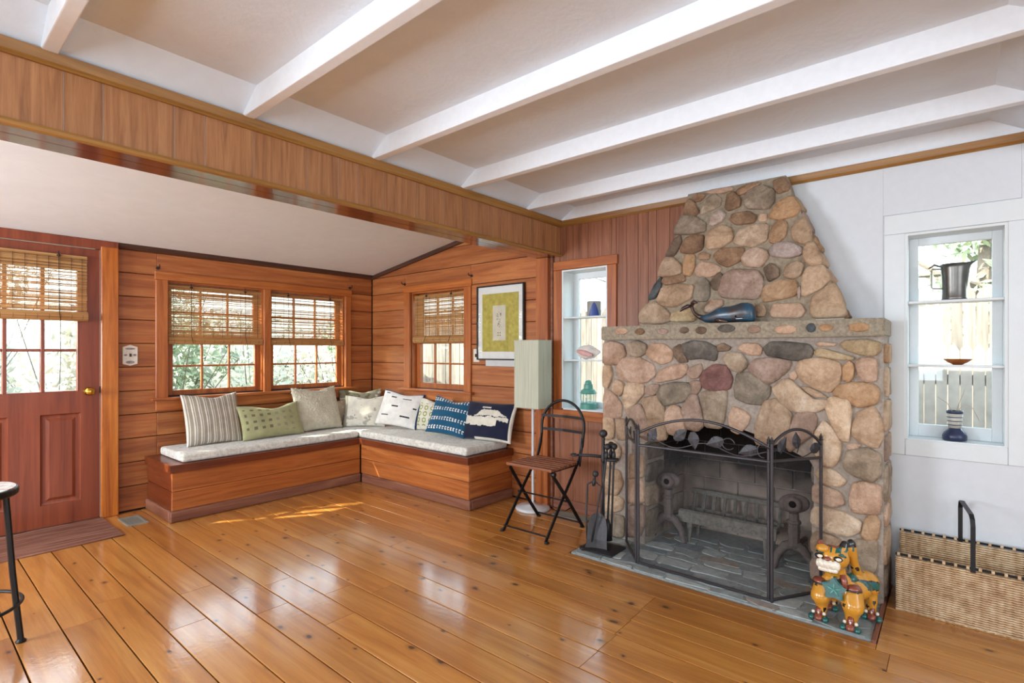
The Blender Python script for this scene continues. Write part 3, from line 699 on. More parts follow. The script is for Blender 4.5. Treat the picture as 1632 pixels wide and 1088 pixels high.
CHIM = """T 1602,1505 1571,1569 1504,1584 1423,1525 1400,1469 1455,1451 1593,1458
S 1547,1633 1513,1706 1477,1750 1473,1693 1506,1621 1548,1615
T 1481,1610 1458,1683 1350,1693 1268,1677 1272,1606 1369,1558 1464,1573
B 1465,1721 1453,1752 1327,1754 1320,1713 1435,1700
T 1489,1788 1457,1879 1400,1872 1344,1811 1346,1774 1401,1761 1488,1765
D 1449,1906 1408,1994 1367,2017 1355,1968 1392,1899 1438,1886
O 1327,1827 1317,1881 1262,1874 1258,1802 1281,1750 1323,1763
P 1243,1782 1215,1828 1136,1806 1096,1776 1116,1743 1166,1730 1232,1745
B 1235,1871 1210,1891 1165,1872 1172,1841 1225,1847
B 1353,1940 1324,1992 1270,2012 1216,1995 1220,1914 1281,1895 1346,1912
G 1394,2068 1361,2147 1278,2133 1212,2076 1214,2031 1289,2024 1392,2039
B 1349,2173 1338,2218 1322,2258 1284,2227 1253,2166 1278,2142 1348,2159
G 1235,2162 1212,2232 1161,2259 1120,2223 1122,2179 1173,2161 1225,2147
W 1176,2071 1162,2122 1120,2147 1085,2118 1100,2076 1150,2057
B 1083,2163 1074,2233 1042,2253 998,2200 1000,2156 1061,2141
B 1046,2077 1030,2111 946,2110 904,2076 918,2038 1010,2042
T 1188,1973 1165,2024 1098,2045 1046,2015 1035,1952 1091,1915 1172,1913
C 1017,1936 991,1995 934,2018 841,2012 845,1921 912,1890 996,1919
B 1135,1859 1090,1898 967,1886 980,1815 1051,1784 1102,1812
P 966,1822 951,1856 895,1879 838,1850 829,1815 866,1763 947,1780
D 1147,1694 1099,1750 1063,1704 1077,1645 1127,1648
H 1246,1613 1234,1701 1200,1725 1159,1686 1155,1607 1174,1582 1236,1586
N 1083,1628 1062,1725 1013,1751 889,1735 859,1689 860,1612 890,1579 1056,1599
P 1179,1513 1140,1580 1073,1576 1071,1542 1136,1506
Y 1390,1460 1375,1513 1241,1533 1236,1454
T 879,1519 841,1538 820,1499 830,1470 869,1468
B 1295,2262 1260,2288 1214,2269 1239,2237 1275,2235
P 1206,2286 1163,2300 1060,2288 1043,2271 1109,2258 1179,2271
B 1020,2257 954,2285 888,2278 919,2245 1002,2225
G 971,2201 936,2244 871,2255 813,2215 811,2152 841,2115 947,2137
B 809,2272 761,2283 729,2241 729,2206 781,2195 802,2221
O 823,2058 787,2130 711,2159 671,2083 692,2044 768,2035
P 886,2055 876,2084 843,2079 842,2039 878,2040
O 818,1934 805,1993 767,2027 732,1999 737,1932 778,1894 813,1908
T 704,1961 676,1999 640,2018 609,1938 607,1880 635,1871 687,1899
W 811,1856 785,1887 717,1888 657,1849 659,1812 714,1800 798,1820
T 638,1826 614,1872 585,1860 555,1791 551,1750 596,1743 633,1775
D 842,1747 804,1773 764,1739 763,1697 815,1672
T 733,1711 720,1752 669,1771 639,1747 652,1695 680,1677 725,1689
T 637,1587 637,1677 617,1724 547,1729 511,1658 551,1613 619,1578
O 839,1585 833,1635 754,1671 679,1656 670,1598 691,1575 826,1554
T 589,1512 584,1559 496,1625 462,1567 436,1457 574,1455 588,1480
P 789,1481 772,1530 653,1527 631,1486 651,1454 776,1460
W 663,1606 653,1629 645,1596 651,1556 658,1564"""
def rows(t):
    for l in t.strip().split('\n'):
        a = l.split(); yield a[0], grow([tuple(int(v) / 1000 for v in p.split(',')) for p in a[1:]], 1.19)
for code, P in rows(FRONT):
    P = [(min(y, YL + 0.004), max(z, 0.005)) for y, z in P]
    stone([(FX, y, z) for y, z in P], (-1, 0, 0), random.uniform(0.018, 0.032), code, fp, 2 if len(P) < 7 else 1)
for code, P in rows(CHIM):
    stone([(CX_(z), y, min(z, 2.297)) for y, z in P], (-1, 0, KC), random.uniform(0.016, 0.028), code, fp, 2 if len(P) < 7 else 1)
# stones of the right flank and of the jambs
zz = 0.02
for i, (hh, code) in enumerate(((0.16, 'G'), (0.19, 'T'), (0.13, 'P'), (0.2, 'G'), (0.15, 'N'), (0.18, 'T'), (0.17, 'C'), (0.12, 'O'))):
    a = 3.20 + (0.0 if i % 2 else 0.02); b = 3.36 + (0.08 if i % 2 else 0.0)
    stone([(a, YR, zz + 0.01), (b - 0.02, YR, zz), (b, YR, zz + hh * 0.5), (b - 0.01, YR, zz + hh - 0.015), (a + 0.01, YR, zz + hh - 0.012), (a - 0.012, YR, zz + hh * 0.5)], (0, -1, 0), 0.015, code, fp)
    stone([(b + 0.02, YR, zz + 0.01), (3.49, YR, zz), (3.495, YR, zz + hh * 0.9), (b + 0.02, YR, zz + hh - 0.02)], (0, -1, 0), 0.012, 'G' if i % 2 else 'T', fp)
    zz += hh
zz = 0.03
for hh, code in ((0.2, 'H'), (0.16, 'G'), (0.15, 'K'), (0.13, 'H')):   # jambs of the opening
    for yy, s in ((1.542, -1), (0.566, 1)):
        stone([(3.20, yy, zz + 0.01), (3.46, yy, zz), (3.48, yy, zz + hh * 0.5), (3.46, yy, zz + hh - 0.02), (3.20, yy, zz + hh - 0.015), (3.19, yy, zz + hh * 0.5)], (0, s, 0), 0.018, code, fp)
    zz += hh
# right edge stones of the chimney seen from the side
for i in range(1, len(CHR) - 1, 1):
    (y0, z0), (y1, z1) = CHR[i - 1], CHR[i]
    nr = Vector((0, -(z1 - z0), (y1 - y0))).normalized()
    m = CX_(z0)
    stone([(m + 0.015, y0, z0 + 0.008), (m + 0.14 + 0.02 * (i % 2), y0, z0 + 0.01), (m + 0.145, (y0 + y1) / 2, (z0 + z1) / 2), (m + 0.13, y1, z1 - 0.008), (m + 0.02, y1, z1 - 0.008)], nr, 0.016, 'TBGPTON'[i % 7], fp)
# mantel
bm = BM(); prism(bm, [(3.125, 1.822), (3.125, 0.30), (3.155, 0.252), (3.49, 0.252), (3.49, 1.85), (3.16, 1.85)], 'z', 1.342, 1.432)
bmesh.ops.bevel(bm, geom=list(bm.edges), offset=0.006, segments=2, affect='EDGES')
ma = obj('mantel', bm, 'mantel_stone', fp)
for code, y, z, w, h in (('P', 1.677, 1.399, .055, .026), ('B', 1.544, 1.392, .037, .023), ('N', 1.388, 1.390, .043, .02), ('D', 1.251, 1.394, .032, .021), ('D', 1.148, 1.391, .038, .025), ('K', 1.003, 1.398, .054, .026), ('N', .849, 1.389, .039, .024), ('P', .691, 1.385, .06, .028), ('S', .569, 1.39, .024, .027), ('O', .502, 1.389, .036, .02), ('O', .357, 1.386, .05, .024)):
    P = []
    for k in range(12):
        a = 2 * math.pi * k / 12; e = 0.85 + 0.15 * random.random()
        P.append((3.125, y + w * e * math.cos(a), z + h * (0.9 + 0.1 * random.random()) * math.sin(a)))
    stone(P, (-1, 0, 0), 0.009, code, ma, 0)
# firebox
fb = thing('firebox', (3.5, 1.05, 0), 'sooty brick firebox inside the stone fireplace', 'firebox', kind='structure')
BX = 3.74; FY0, FY1 = 0.66, 1.50
bm = BM()
V = lambda *p: bm.verts.new(p)
def quad(*ps): bm.faces.new([bm.verts.new(p) for p in ps])
quad((BX + .012, FY0 - .02, 0), (BX + .012, FY1 + .02, 0), (BX + .012, FY1 + .02, 0.95), (BX + .012, FY0 - .02, 0.95))
quad((3.30, 1.575, 0), (BX + .012, FY1 + .012, 0), (BX + .012, FY1 + .012, 0.95), (3.30, 1.575, 0.95))
quad((3.30, 0.54, 0), (BX + .012, FY0 - .012, 0), (BX + .012, FY0 - .012, 0.95), (3.30, 0.54, 0.95))
obj('lining', bm, 'fire_joint', fb)
bm = BM(); box(bm, 3.30, BX + 0.03, 0.50, 1.62, 0.86, 0.90); box(bm, BX + 0.03, BX + 0.06, 0.45, 1.65, 0, 0.9); obj('throat', bm, 'fire_black', fb)
rowh = 0.125
for j in range(7):
    off = 0.11 if j % 2 else 0.0
    y = FY0 - off
    while y < FY1:
        a, b = max(y + 0.004, FY0), min(y + 0.226, FY1)
        if b - a > 0.02: obj('brick', bbox(BX, BX + 0.02, a, b, j * rowh + 0.004, (j + 1) * rowh - 0.004, 0.004), 'fire_brick', fb)
        y += 0.23
    for side in (0, 1):
        p0 = Vector((3.31, 1.572 if side else 0.543, 0)); p1 = Vector((BX - 0.004, FY1 if side else FY0, 0)); L = (p1 - p0).length; d = (p1 - p0).normalized(); nr = Vector((-d.y, d.x, 0)) * (-1 if d.cross(Vector((0, (1 if side else -1), 0))).z < 0 else 1)
        nr = Vector((0.0, 1.0 if side else -1.0, 0)); nr = (nr - d * nr.dot(d)).normalized()
        s = -off
        while s < L:
            a, b = max(s + 0.004, 0.0), min(s + 0.226, L)
            if b - a > 0.02:
                bm = BM(); q = [p0 + d * a, p0 + d * b, p0 + d * b + nr * 0.015, p0 + d * a + nr * 0.015]
                prism(bm, [(v.x, v.y) for v in q], 'z', j * rowh + 0.004, (j + 1) * rowh - 0.004); obj('brick', bm, 'fire_brick', fb)
            s += 0.23
# hearth
he = thing('hearth', (3.15, 1.05, 0), 'grey flagstone hearth set flush in the pine floor', 'hearth', kind='structure')
bm = BM(); box(bm, 2.772, 3.184, 0.272, 1.838, -0.015, 0.004); box(bm, 3.184, BX, 0.567, 1.541, -0.015, 0.004); obj('bed', bm, 'hearth_mortar', he)
obj('edge_strip', bbox(2.755, 3.499, 0.252, 0.271, -0.016, 0.012, 0.003), 'base_worn_x', he)
def flag(x0, x1, y0, y1):
    j = lambda: random.uniform(-0.024, 0.024)
    P = [Vector((x0 + j(), y0 + j(), 0)), Vector(((x0 + x1) / 2 + j(), y0 + j() * .5, 0)), Vector((x1 + j(), y0 + j(), 0)), Vector((x1 + j() * .5, (y0 + y1) / 2, 0)), Vector((x1 + j(), y1 + j(), 0)), Vector(((x0 + x1) / 2, y1 + j() * .5, 0)), Vector((x0 + j(), y1 + j(), 0)), Vector((x0 + j() * .5, (y0 + y1) / 2, 0))]
    P = [Vector((max(p.x, 2.775), min(max(p.y, 0.274), 1.836), 0)) for p in chaikin(P, 1)]
    bm = BM(); prism(bm, [(p.x, p.y) for p in P], 'z', 0.003, 0.0085 + random.uniform(0, .0015))
    obj('flagstone', bm, random.choice(['flag_a', 'flag_a', 'flag_b', 'flag_b', 'flag_d', 'flag_a', 'flag_c']), he)
x = 2.768
for r_, dx in enumerate((0.075, 0.12, 0.11, 0.09, 0.1, 0.11, 0.1, 0.12)):
    lo, hi = (0.285, 1.825) if x + dx < 3.18 else (0.585, 1.525)
    y = lo
    while y < hi - 0.05:
        dy = random.uniform(0.13, 0.26); y1 = min(y + dy, hi)
        if hi - y1 < 0.06: y1 = hi
        flag(x + 0.008, min(x + dx - 0.008, BX - 0.01), y + 0.008, y1 - 0.008); y = y1
    x += dx
    if x > 3.68: break

# ------------------------------------------------------------------ fire screen
fs_ = thing('fire_screen', (3.0, 1.07, 0.009), 'black three-panel mesh fire screen with vine and leaf tops on the hearth', 'fire screen')
t = NT('screen_mesh'); t.n.remove(t.b)
tc_ = t.new('ShaderNodeTexCoord'); mp_ = t.new('ShaderNodeMapping'); t.link(tc_.outputs['Object'], mp_.inputs[0])
nz_ = t.new('ShaderNodeTexNoise'); nz_.inputs['Scale'].default_value = 350; t.link(mp_.outputs[0], nz_.inputs['Vector'])
mr_ = t.new('ShaderNodeMapRange'); mr_.inputs[1].default_value = 0.3; mr_.inputs[2].default_value = 0.7; mr_.inputs[3].default_value = 0.07; mr_.inputs[4].default_value = 0.20; t.link(nz_.outputs['Fac'], mr_.inputs[0])
tr_ = t.new('ShaderNodeBsdfTransparent'); df_ = t.new('ShaderNodeBsdfPrincipled'); df_.inputs['Base Color'].default_value = lin('#4a494a'); df_.inputs['Roughness'].default_value = 0.6; df_.inputs['Metallic'].default_value = 0.3
mx_ = t.new('ShaderNodeMixShader'); t.link(mr_.outputs[0], mx_.inputs[0]); t.link(tr_.outputs[0], mx_.inputs[1]); t.link(df_.outputs[0], mx_.inputs[2]); t.link(mx_.outputs[0], t.out.inputs[0])
pA, pB, pC, pD = Vector((3.135, 1.645, 0.012)), Vector((2.862, 1.432, 0.012)), Vector((2.852, 0.70, 0.012)), Vector((3.135, 0.525, 0.012))
LEAVES = {0: [(0.35, 0.745, 20), (0.72, 0.75, -40)], 1: [(0.115, 0.745, 60), (0.335, 0.77, 40), (0.46, 0.79, -80), (0.66, 0.775, 200), (0.89, 0.75, 200)], 2: [(0.2, 0.76, 60), (0.52, 0.775, 100), (0.83, 0.745, 20)]}
def leafmesh(c, d, ang, s):
    """heart-shaped veined leaf in the vertical plane along d"""
    bm = BM(); n = Vector((d.y, -d.x, 0)); u = d * math.cos(R(ang)) + Vector((0, 0, 1)) * math.sin(R(ang)); v = -d * math.sin(R(ang)) + Vector((0, 0, 1)) * math.cos(R(ang))
    half = [(-0.02, 0.012), (0.004, 0.028), (0.022, 0.032), (0.04, 0.026), (0.058, 0.014), (0.078, 0.0)]
    mid = [bm.verts.new(c + u * a * s + n * 0.004) for a, b in half]
    for sg in (1, -1):
        ed = [bm.verts.new(c + u * a * s + v * b * s * sg - n * 0.002 * (i % 2)) for i, (a, b) in enumerate(half[:-1])] + [mid[-1]]
        for i in range(5):
            vs = [mid[i], mid[i + 1], ed[i + 1], ed[i]]
            bm.faces.new(list(dict.fromkeys(vs)) if i == 4 else vs)
    bmesh.ops.solidify(bm, geom=bm.faces[:], thickness=0.0025)
    return bm
for k, (a, b, arch) in enumerate(((pA, pB, 0.10), (pB, pC, 0.185), (pC, pD, 0.145))):
    d = (b - a); L = d.length; d.normalize(); zt = 0.70
    fr = bpy.data.objects.new('screen_panel', None); COL.objects.link(fr); fr.parent = fs_
    for zr in (zt, 0.004): bm = BM(); tube(bm, [a + Vector((0, 0, zr)), b + Vector((0, 0, zr))], 0.008, 8); obj('rail', bm, 'screen_metal', fr)
    pts = []
    for i in range(25):
        s = i / 24; pts.append(a + d * L * s + Vector((0, 0, 0.765 + (arch * 0.6 if k == 1 else arch * 0.62) * math.sin(math.pi * s) ** (0.9 if k == 1 else 0.75))))
    bm = BM(); tube(bm, pts, 0.0075, 8); obj('arch', bm, 'screen_metal', fr, smooth=True)
    vine = []
    for i in range(60):
        s = 0.02 + 0.96 * i / 59
        vine.append(a + d * L * s + Vector((0, 0, 0.742 + 0.022 * math.sin(s * (13 if k == 1 else 7) + 0.6) - 0.01)))
    bm = BM(); tube(bm, vine, 0.003, 6)
    for s, z, ang in LEAVES[k][:]:   # curled stems
        c = a + d * L * s; pts = [c + Vector((0, 0, 0.735)), c + Vector((0, 0, (z + 0.735) / 2)) + d * 0.01, c + Vector((0, 0, z))]
        tube(bm, pts, 0.0025, 6)
    if k == 1:
        c = a + d * L * 0.72 + Vector((0, 0, 0.765)); tube(bm, [c + d * 0.032 * math.cos(q) + Vector((0, 0, 0.03 * math.sin(q))) for q in [i * 0.35 for i in range(17)]], 0.003, 6)
        c = a + d * L * 0.955 + Vector((0, 0, 0.75)); tube(bm, [c + d * 0.028 * math.cos(q) + Vector((0, 0, 0.035 * math.sin(q))) for q in [i * 0.35 for i in range(15)]], 0.003, 6)
    obj('vine', bm, 'screen_metal', fr, smooth=True)
    for s, z, ang in LEAVES[k]:
        obj('leaf', leafmesh(a + d * L * s + Vector((0, 0, z)), d, ang, 1.0 if k == 1 else 0.9), 'leaf_metal', fr)
    bm = BM(); g = [bm.verts.new(a + Vector((0, 0, 0.004))), bm.verts.new(b + Vector((0, 0, 0.004))), bm.verts.new(b + Vector((0, 0, zt))), bm.verts.new(a + Vector((0, 0, zt)))]; bm.faces.new(g)
    obj('wire_mesh', bm, 'screen_mesh', fr)
for p, dbl in ((pA, 0), (pB, 1), (pC, 1), (pD, 0)):
    bm = BM()
    for o_ in ((-0.008, 0.008) if dbl else (0,)):
        q = p + Vector((o_ * 0.3, o_, 0)); tube(bm, [q + Vector((0, 0, -0.003)), q + Vector((0, 0, 0.79))], 0.008, 10)
        lathe(bm, [(0.008, 0), (0.011, 0.004), (0.007, 0.01), (0.009, 0.018), (0.005, 0.026), (0.0015, 0.036)], q + Vector((0, 0, 0.79)), 10)
    obj('post', bm, 'screen_metal', fs_)
# ------------------------------------------------------------------ andirons and grate
def andiron(x, y, label):
    t = thing('andiron', (x, y, 0.008), label, 'andiron', 'cast iron andirons in the firebox')
    bm = BM()
    for s in (-1, 1):
        tube(bm, [(x, y + s * 0.005, 0.165), (x, y + s * 0.045, 0.15), (x, y + s * 0.085, 0.095), (x, y + s * 0.10, 0.03), (x - 0.012, y + s * 0.108, 0.012)], [0.03, 0.027, 0.021, 0.017, 0.018], 10)
    obj('front_foot', bm, 'cast_iron', t, smooth=True)
    bm = BM(); lathe(bm, [(0.034, 0.15), (0.04, 0.165), (0.03, 0.18), (0.033, 0.25), (0.031, 0.285), (0.038, 0.292), (0.038, 0.302), (0.028, 0.31), (0.026, 0.345)], (x, y, 0), 8); obj('column', bm, 'cast_iron', t)
    bm = BM(); M = Matrix.Rotation(R(-12), 4, 'X')
    bmesh.ops.create_uvsphere(bm, u_segments=16, v_segments=10, radius=1, matrix=Matrix.Translation((x, y, 0.40)) @ M @ Matrix.Diagonal((0.03, 0.083, 0.055, 1)))
    lathe(bm, [(0.022, -0.036), (0.05, -0.034), (0.045, -0.026), (0.02, -0.026)], (x, y, 0.40), 12, 'x')
    obj('head', bm, 'cast_iron', t, smooth=True)
    bm = BM(); lathe(bm, [(0.018, -0.04), (0.02, -0.0365), (0.012, -0.03)], (x, y, 0.402), 10, 'x'); obj('boss', bm, 'fire_black', t)
    bm = BM(); tube(bm, [(x + 0.01, y, 0.15), (x + 0.2, y, 0.13), (x + 0.30, y, 0.12), (x + 0.32, y, 0.01)], 0.016, 6); obj('log_bar', bm, 'cast_iron', t)
    return t
andiron(3.36, 1.452, 'rusty cast iron andiron on the lamp side of the grate')
andiron(3.32, 0.69, 'rusty cast iron andiron nearest the cat figurine')
gr = thing('fire_grate', (3.5, 1.1, 0.008), 'ashy cast iron log grate between the andirons', 'grate')
bm = BM(); prism(bm, [(3.40, 0.205), (3.418, 0.215), (3.40, 0.14), (3.385, 0.14)], 'y', 0.80, 1.40); obj('front_rail', bm, 'grate_iron', gr)
for i in range(9):
    y = 0.83 + 0.068 * i
    bm = BM(); tube(bm, [(3.405, y, 0.195), (3.44, y, 0.155), (3.55, y, 0.145), (3.60, y, 0.19), (3.63, y, 0.285)], 0.012, 6); obj('bar', bm, 'grate_iron', gr)
    bm = BM(); lathe(bm, [(0.014, -0.004), (0.02, 0), (0.014, 0.004)], (3.388, y + 0.03, 0.158), 8, 'x'); obj('boss', bm, 'grate_iron', gr)
obj('back_rail', bbox(3.622, 3.642, 0.80, 1.40, 0.275, 0.31, 0.004), 'grate_iron', gr)
obj('back_rail', bbox(3.59, 3.61, 0.80, 1.40, 0.165, 0.19, 0.004), 'grate_iron', gr)
for y in (0.86, 1.33):
    for x in (3.42, 3.58): bm = BM(); tube(bm, [(x, y, 0.15), (x - 0.01, y, 0.06), (x - 0.02, y, 0.009)], [0.022, 0.014, 0.01], 6); obj('leg', bm, 'grate_iron', gr)
# ------------------------------------------------------------------ fire tools
ts = thing('tool_stand', (2.93, 1.70, 0.008), 'black iron fire tool stand with a square base beside the fire screen', 'tool stand')
bm = BM(); rings = []
for ins, z in ((0.0, 0.009), (0.0, 0.02), (0.012, 0.026), (0.03, 0.034), (0.07, 0.04)):
    rings.append([bm.verts.new(p) for p in ((2.83 + ins, 1.59 + ins, z), (3.02 - ins, 1.59 + ins, z), (3.02 - ins, 1.815 - ins, z), (2.83 + ins, 1.815 - ins, z))])
for p, q in zip(rings, rings[1:]):
    for k in range(4): bm.faces.new((p[k], p[(k + 1) % 4], q[(k + 1) % 4], q[k]))
bm.faces.new(rings[-1]); bm.faces.new(rings[0][::-1]); bmesh.ops.recalc_face_normals(bm, faces=bm.faces[:]); obj('base', bm, 'iron', ts)
bm = BM(); tube(bm, [(2.93, 1.70, 0.03), (2.93, 1.70, 0.70)], 0.009, 10); lathe(bm, [(0.013, 0.56), (0.017, 0.57), (0.017, 0.60), (0.012, 0.62), (0.01, 0.70), (0.013, 0.71), (0.008, 0.72)], (2.93, 1.70, 0), 12); obj('pole', bm, 'iron', ts, smooth=True)
bm = BM(); ball(bm, (2.93, 1.70, 0.743), 0.026, 14, 10); obj('knob', bm, 'iron', ts, smooth=True)
bm = BM(); tube(bm, [(2.93, 1.70, 0.595), (2.89, 1.78, 0.60), (2.862, 1.84, 0.598)], 0.010, 8); tube(bm, [(2.855 + 0.02 * math.cos(a), 1.868 + 0.022 * math.sin(a), 0.598) for a in [i * 0.5 for i in range(12)]], 0.007, 6)
tube(bm, [(2.93, 1.70, 0.585), (2.92, 1.66, 0.58), (2.94, 1.61, 0.58)], 0.010, 8); tube(bm, [(2.93, 1.70, 0.585), (2.97, 1.67, 0.58), (2.98, 1.62, 0.58)], 0.009, 8); obj('hook_arm', bm, 'iron', ts, smooth=True)
def tool(name, p0, p1, label, end):
    t = thing(name, p1, label, 'fire tool', 'fire tools hanging on the stand')
    d = (Vector(p0) - Vector(p1)).normalized()
    bm = BM(); tube(bm, [p1, p0], 0.0065, 8); obj('shaft', bm, 'iron', t)
    bm = BM(); ball(bm, Vector(p0) + d * 0.02, 0.021, 12, 8); obj('ball_handle', bm, 'iron', t, smooth=True)
    bm = BM(); c = Vector(p0) - d * 0.06; tube(bm, [c, c + d * 0.014, c + d * 0.028, c + d * 0.05], [0.008, 0.013, 0.013, 0.008], 10); obj('grip', bm, 'iron', t, smooth=True)
    bm = BM()
    if end == 'poker': tube(bm, [Vector(p1), Vector(p1) + Vector((-0.02, 0.02, -0.03)), Vector(p1) + Vector((-0.04, 0.02, -0.01))], 0.006, 6)
    elif end == 'brush': tube(bm, [Vector(p1) + Vector((0, 0, 0.05)), Vector(p1) + Vector((0, 0, 0.02)), Vector(p1) + Vector((0, 0, -0.08))], [0.012, 0.02, 0.032], 12)
    elif end == 'shovel':
        for (w0, z0, o0), (w1, z1, o1) in zip(((0.03, 0.24, 0.0), (0.05, 0.215, -0.012), (0.062, 0.16, -0.03), (0.062, 0.09, -0.05), (0.068, 0.045, -0.075)), ((0.05, 0.215, -0.012), (0.062, 0.16, -0.03), (0.062, 0.09, -0.05), (0.068, 0.045, -0.075), (0.085, 0.036, -0.11))):
            C = Vector((2.895, 1.715, 0)); rr = Vector((0.35, -0.93, 0)).normalized(); ff = Vector((0.93, 0.35, 0))
            a_ = [C + rr * s * w0 + ff * (o0 + (0.012 if abs(s) > 0.9 else 0.022 if s == 0 else 0.018) - 0.02) + Vector((0, 0, z0)) for s in (-1, -.5, 0, .5, 1)]
            b_ = [C + rr * s * w1 + ff * (o1 + (0.012 if abs(s) > 0.9 else 0.022 if s == 0 else 0.018) - 0.02) + Vector((0, 0, z1)) for s in (-1, -.5, 0, .5, 1)]
            for i in range(4): bm.faces.new([bm.verts.new(v) for v in (a_[i], a_[i + 1], b_[i + 1], b_[i])])
        bmesh.ops.remove_doubles(bm, verts=bm.verts[:], dist=0.0005); bmesh.ops.recalc_face_normals(bm, faces=bm.faces[:]); bmesh.ops.solidify(bm, geom=bm.faces[:], thickness=0.004)
    else:
        for s in (-1, 1): tube(bm, [Vector(p1), Vector(p1) + Vector((0.0, s * 0.05, -0.03)), Vector(p1) + Vector((-0.04, s * 0.035, -0.22)), Vector(p1) + Vector((-0.06, s * 0.012, -0.40))], 0.006, 6)
    obj({'poker': 'hook', 'brush': 'bristle_head', 'shovel': 'blade', 'tongs': 'jaws'}[end], bm, 'iron', t, smooth=(end != 'shovel'))
tool('fire_shovel', (2.915, 1.665, 0.645), (2.905, 1.705, 0.235), 'iron ash shovel with a broad blade in front of the tool stand', 'shovel')
tool('fire_poker', (2.95, 1.635, 0.645), (2.97, 1.665, 0.09), 'thin iron poker on the stand, closest to the fire screen', 'poker')
tool('hearth_brush', (2.965, 1.665, 0.65), (2.965, 1.69, 0.14), 'iron hearth brush hanging behind the shovel', 'brush')
tool('fire_tongs', (2.885, 1.735, 0.47), (2.885, 1.74, 0.445), 'iron log tongs on the stand, on the folding chair side', 'tongs')
# ------------------------------------------------------------------ window seat benches
b1 = thing('window_bench', (2.15, 4.68, 0), 'long low reddish plank bench under the paired windows', 'bench', 'built-in corner benches')
obj('core', bbox(1.37, 2.94, 4.425, 4.97, 0.02, 0.365), 'gap_dark', b1)
for z0, z1 in ((0.083, 0.222), (0.2255, 0.365)):
    obj('front_board', bbox(1.352, 2.953, 4.405, 4.424, z0, z1, 0.002), 'bench_x', b1)
    obj('end_board', bbox(1.352, 1.369, 4.4245, 4.97, z0, z1, 0.002), 'bench_trim_y', b1)
obj('lid', bbox(1.332, 2.93, 4.388, 4.972, 0.366, 0.424, 0.004, 2), 'bench_trim_x', b1)
obj('base_molding', bbox(1.335, 2.953, 4.385, 4.43, 0.0, 0.082, 0.012, 3), 'base_worn_x', b1)
obj('base_molding', bbox(1.335, 1.37, 4.43, 4.972, 0.0, 0.082, 0.012, 3), 'base_worn_y', b1)
b2 = thing('window_bench', (3.22, 3.9, 0), 'low reddish plank bench along the side wall under the single window', 'bench', 'built-in corner benches')
obj('core', bbox(2.985, 3.49, 2.955, 4.96, 0.02, 0.365), 'gap_dark', b2)
for z0, z1 in ((0.083, 0.222), (0.2255, 0.365)):
    obj('front_board', bbox(2.965, 2.984, 2.935, 4.404, z0, z1, 0.002), 'bench_y', b2)
    obj('end_board', bbox(2.9845, 3.495, 2.935, 2.954, z0, z1, 0.002), 'bench_x', b2)
obj('lid', bbox(2.9305, 3.495, 2.915, 4.972, 0.366, 0.424, 0.004, 2), 'bench_trim_y', b2)
obj('base_molding', bbox(2.955, 2.985, 2.92, 4.384, 0.0, 0.082, 0.012, 3), 'base_worn_y', b2)
obj('base_molding', bbox(2.985, 3.495, 2.92, 2.954, 0.0, 0.082, 0.012, 3), 'base_worn_x', b2)
# seat pads
t = NT('pad_fabric'); v = t.coords((1, 1, 1))
f = t.noise(v, 22, 4, 0.6, 1.5); f2 = t.noise(v, 300, 2)
c = t.ramp(f, [(0.35, lin('#b9b9b0')), (0.5, lin('#d2d0c5')), (0.68, lin('#e3e1d9'))])
t.out_color(c); t.set(rough=0.9, spec=0.15, sheen=0.2); t.bump(f2, 0.2, 0.002)
def pad(x0, x1, y0, y1, z0, z1, label):
    bm = bbox(x0, x1, y0, y1, z0, z1, 0.026, 5)
    return tag(obj('seat_cushion', bm, 'pad_fabric'), label, 'cushion', 'pale seat pads on the benches')
pad(1.425, 2.955, 4.425, 4.935, 0.425, 0.492, 'long pale grey seat pad on the paired-window bench')
pad(2.96, 3.47, 2.96, 4.935, 0.425, 0.492, 'pale grey seat pad on the side wall bench')
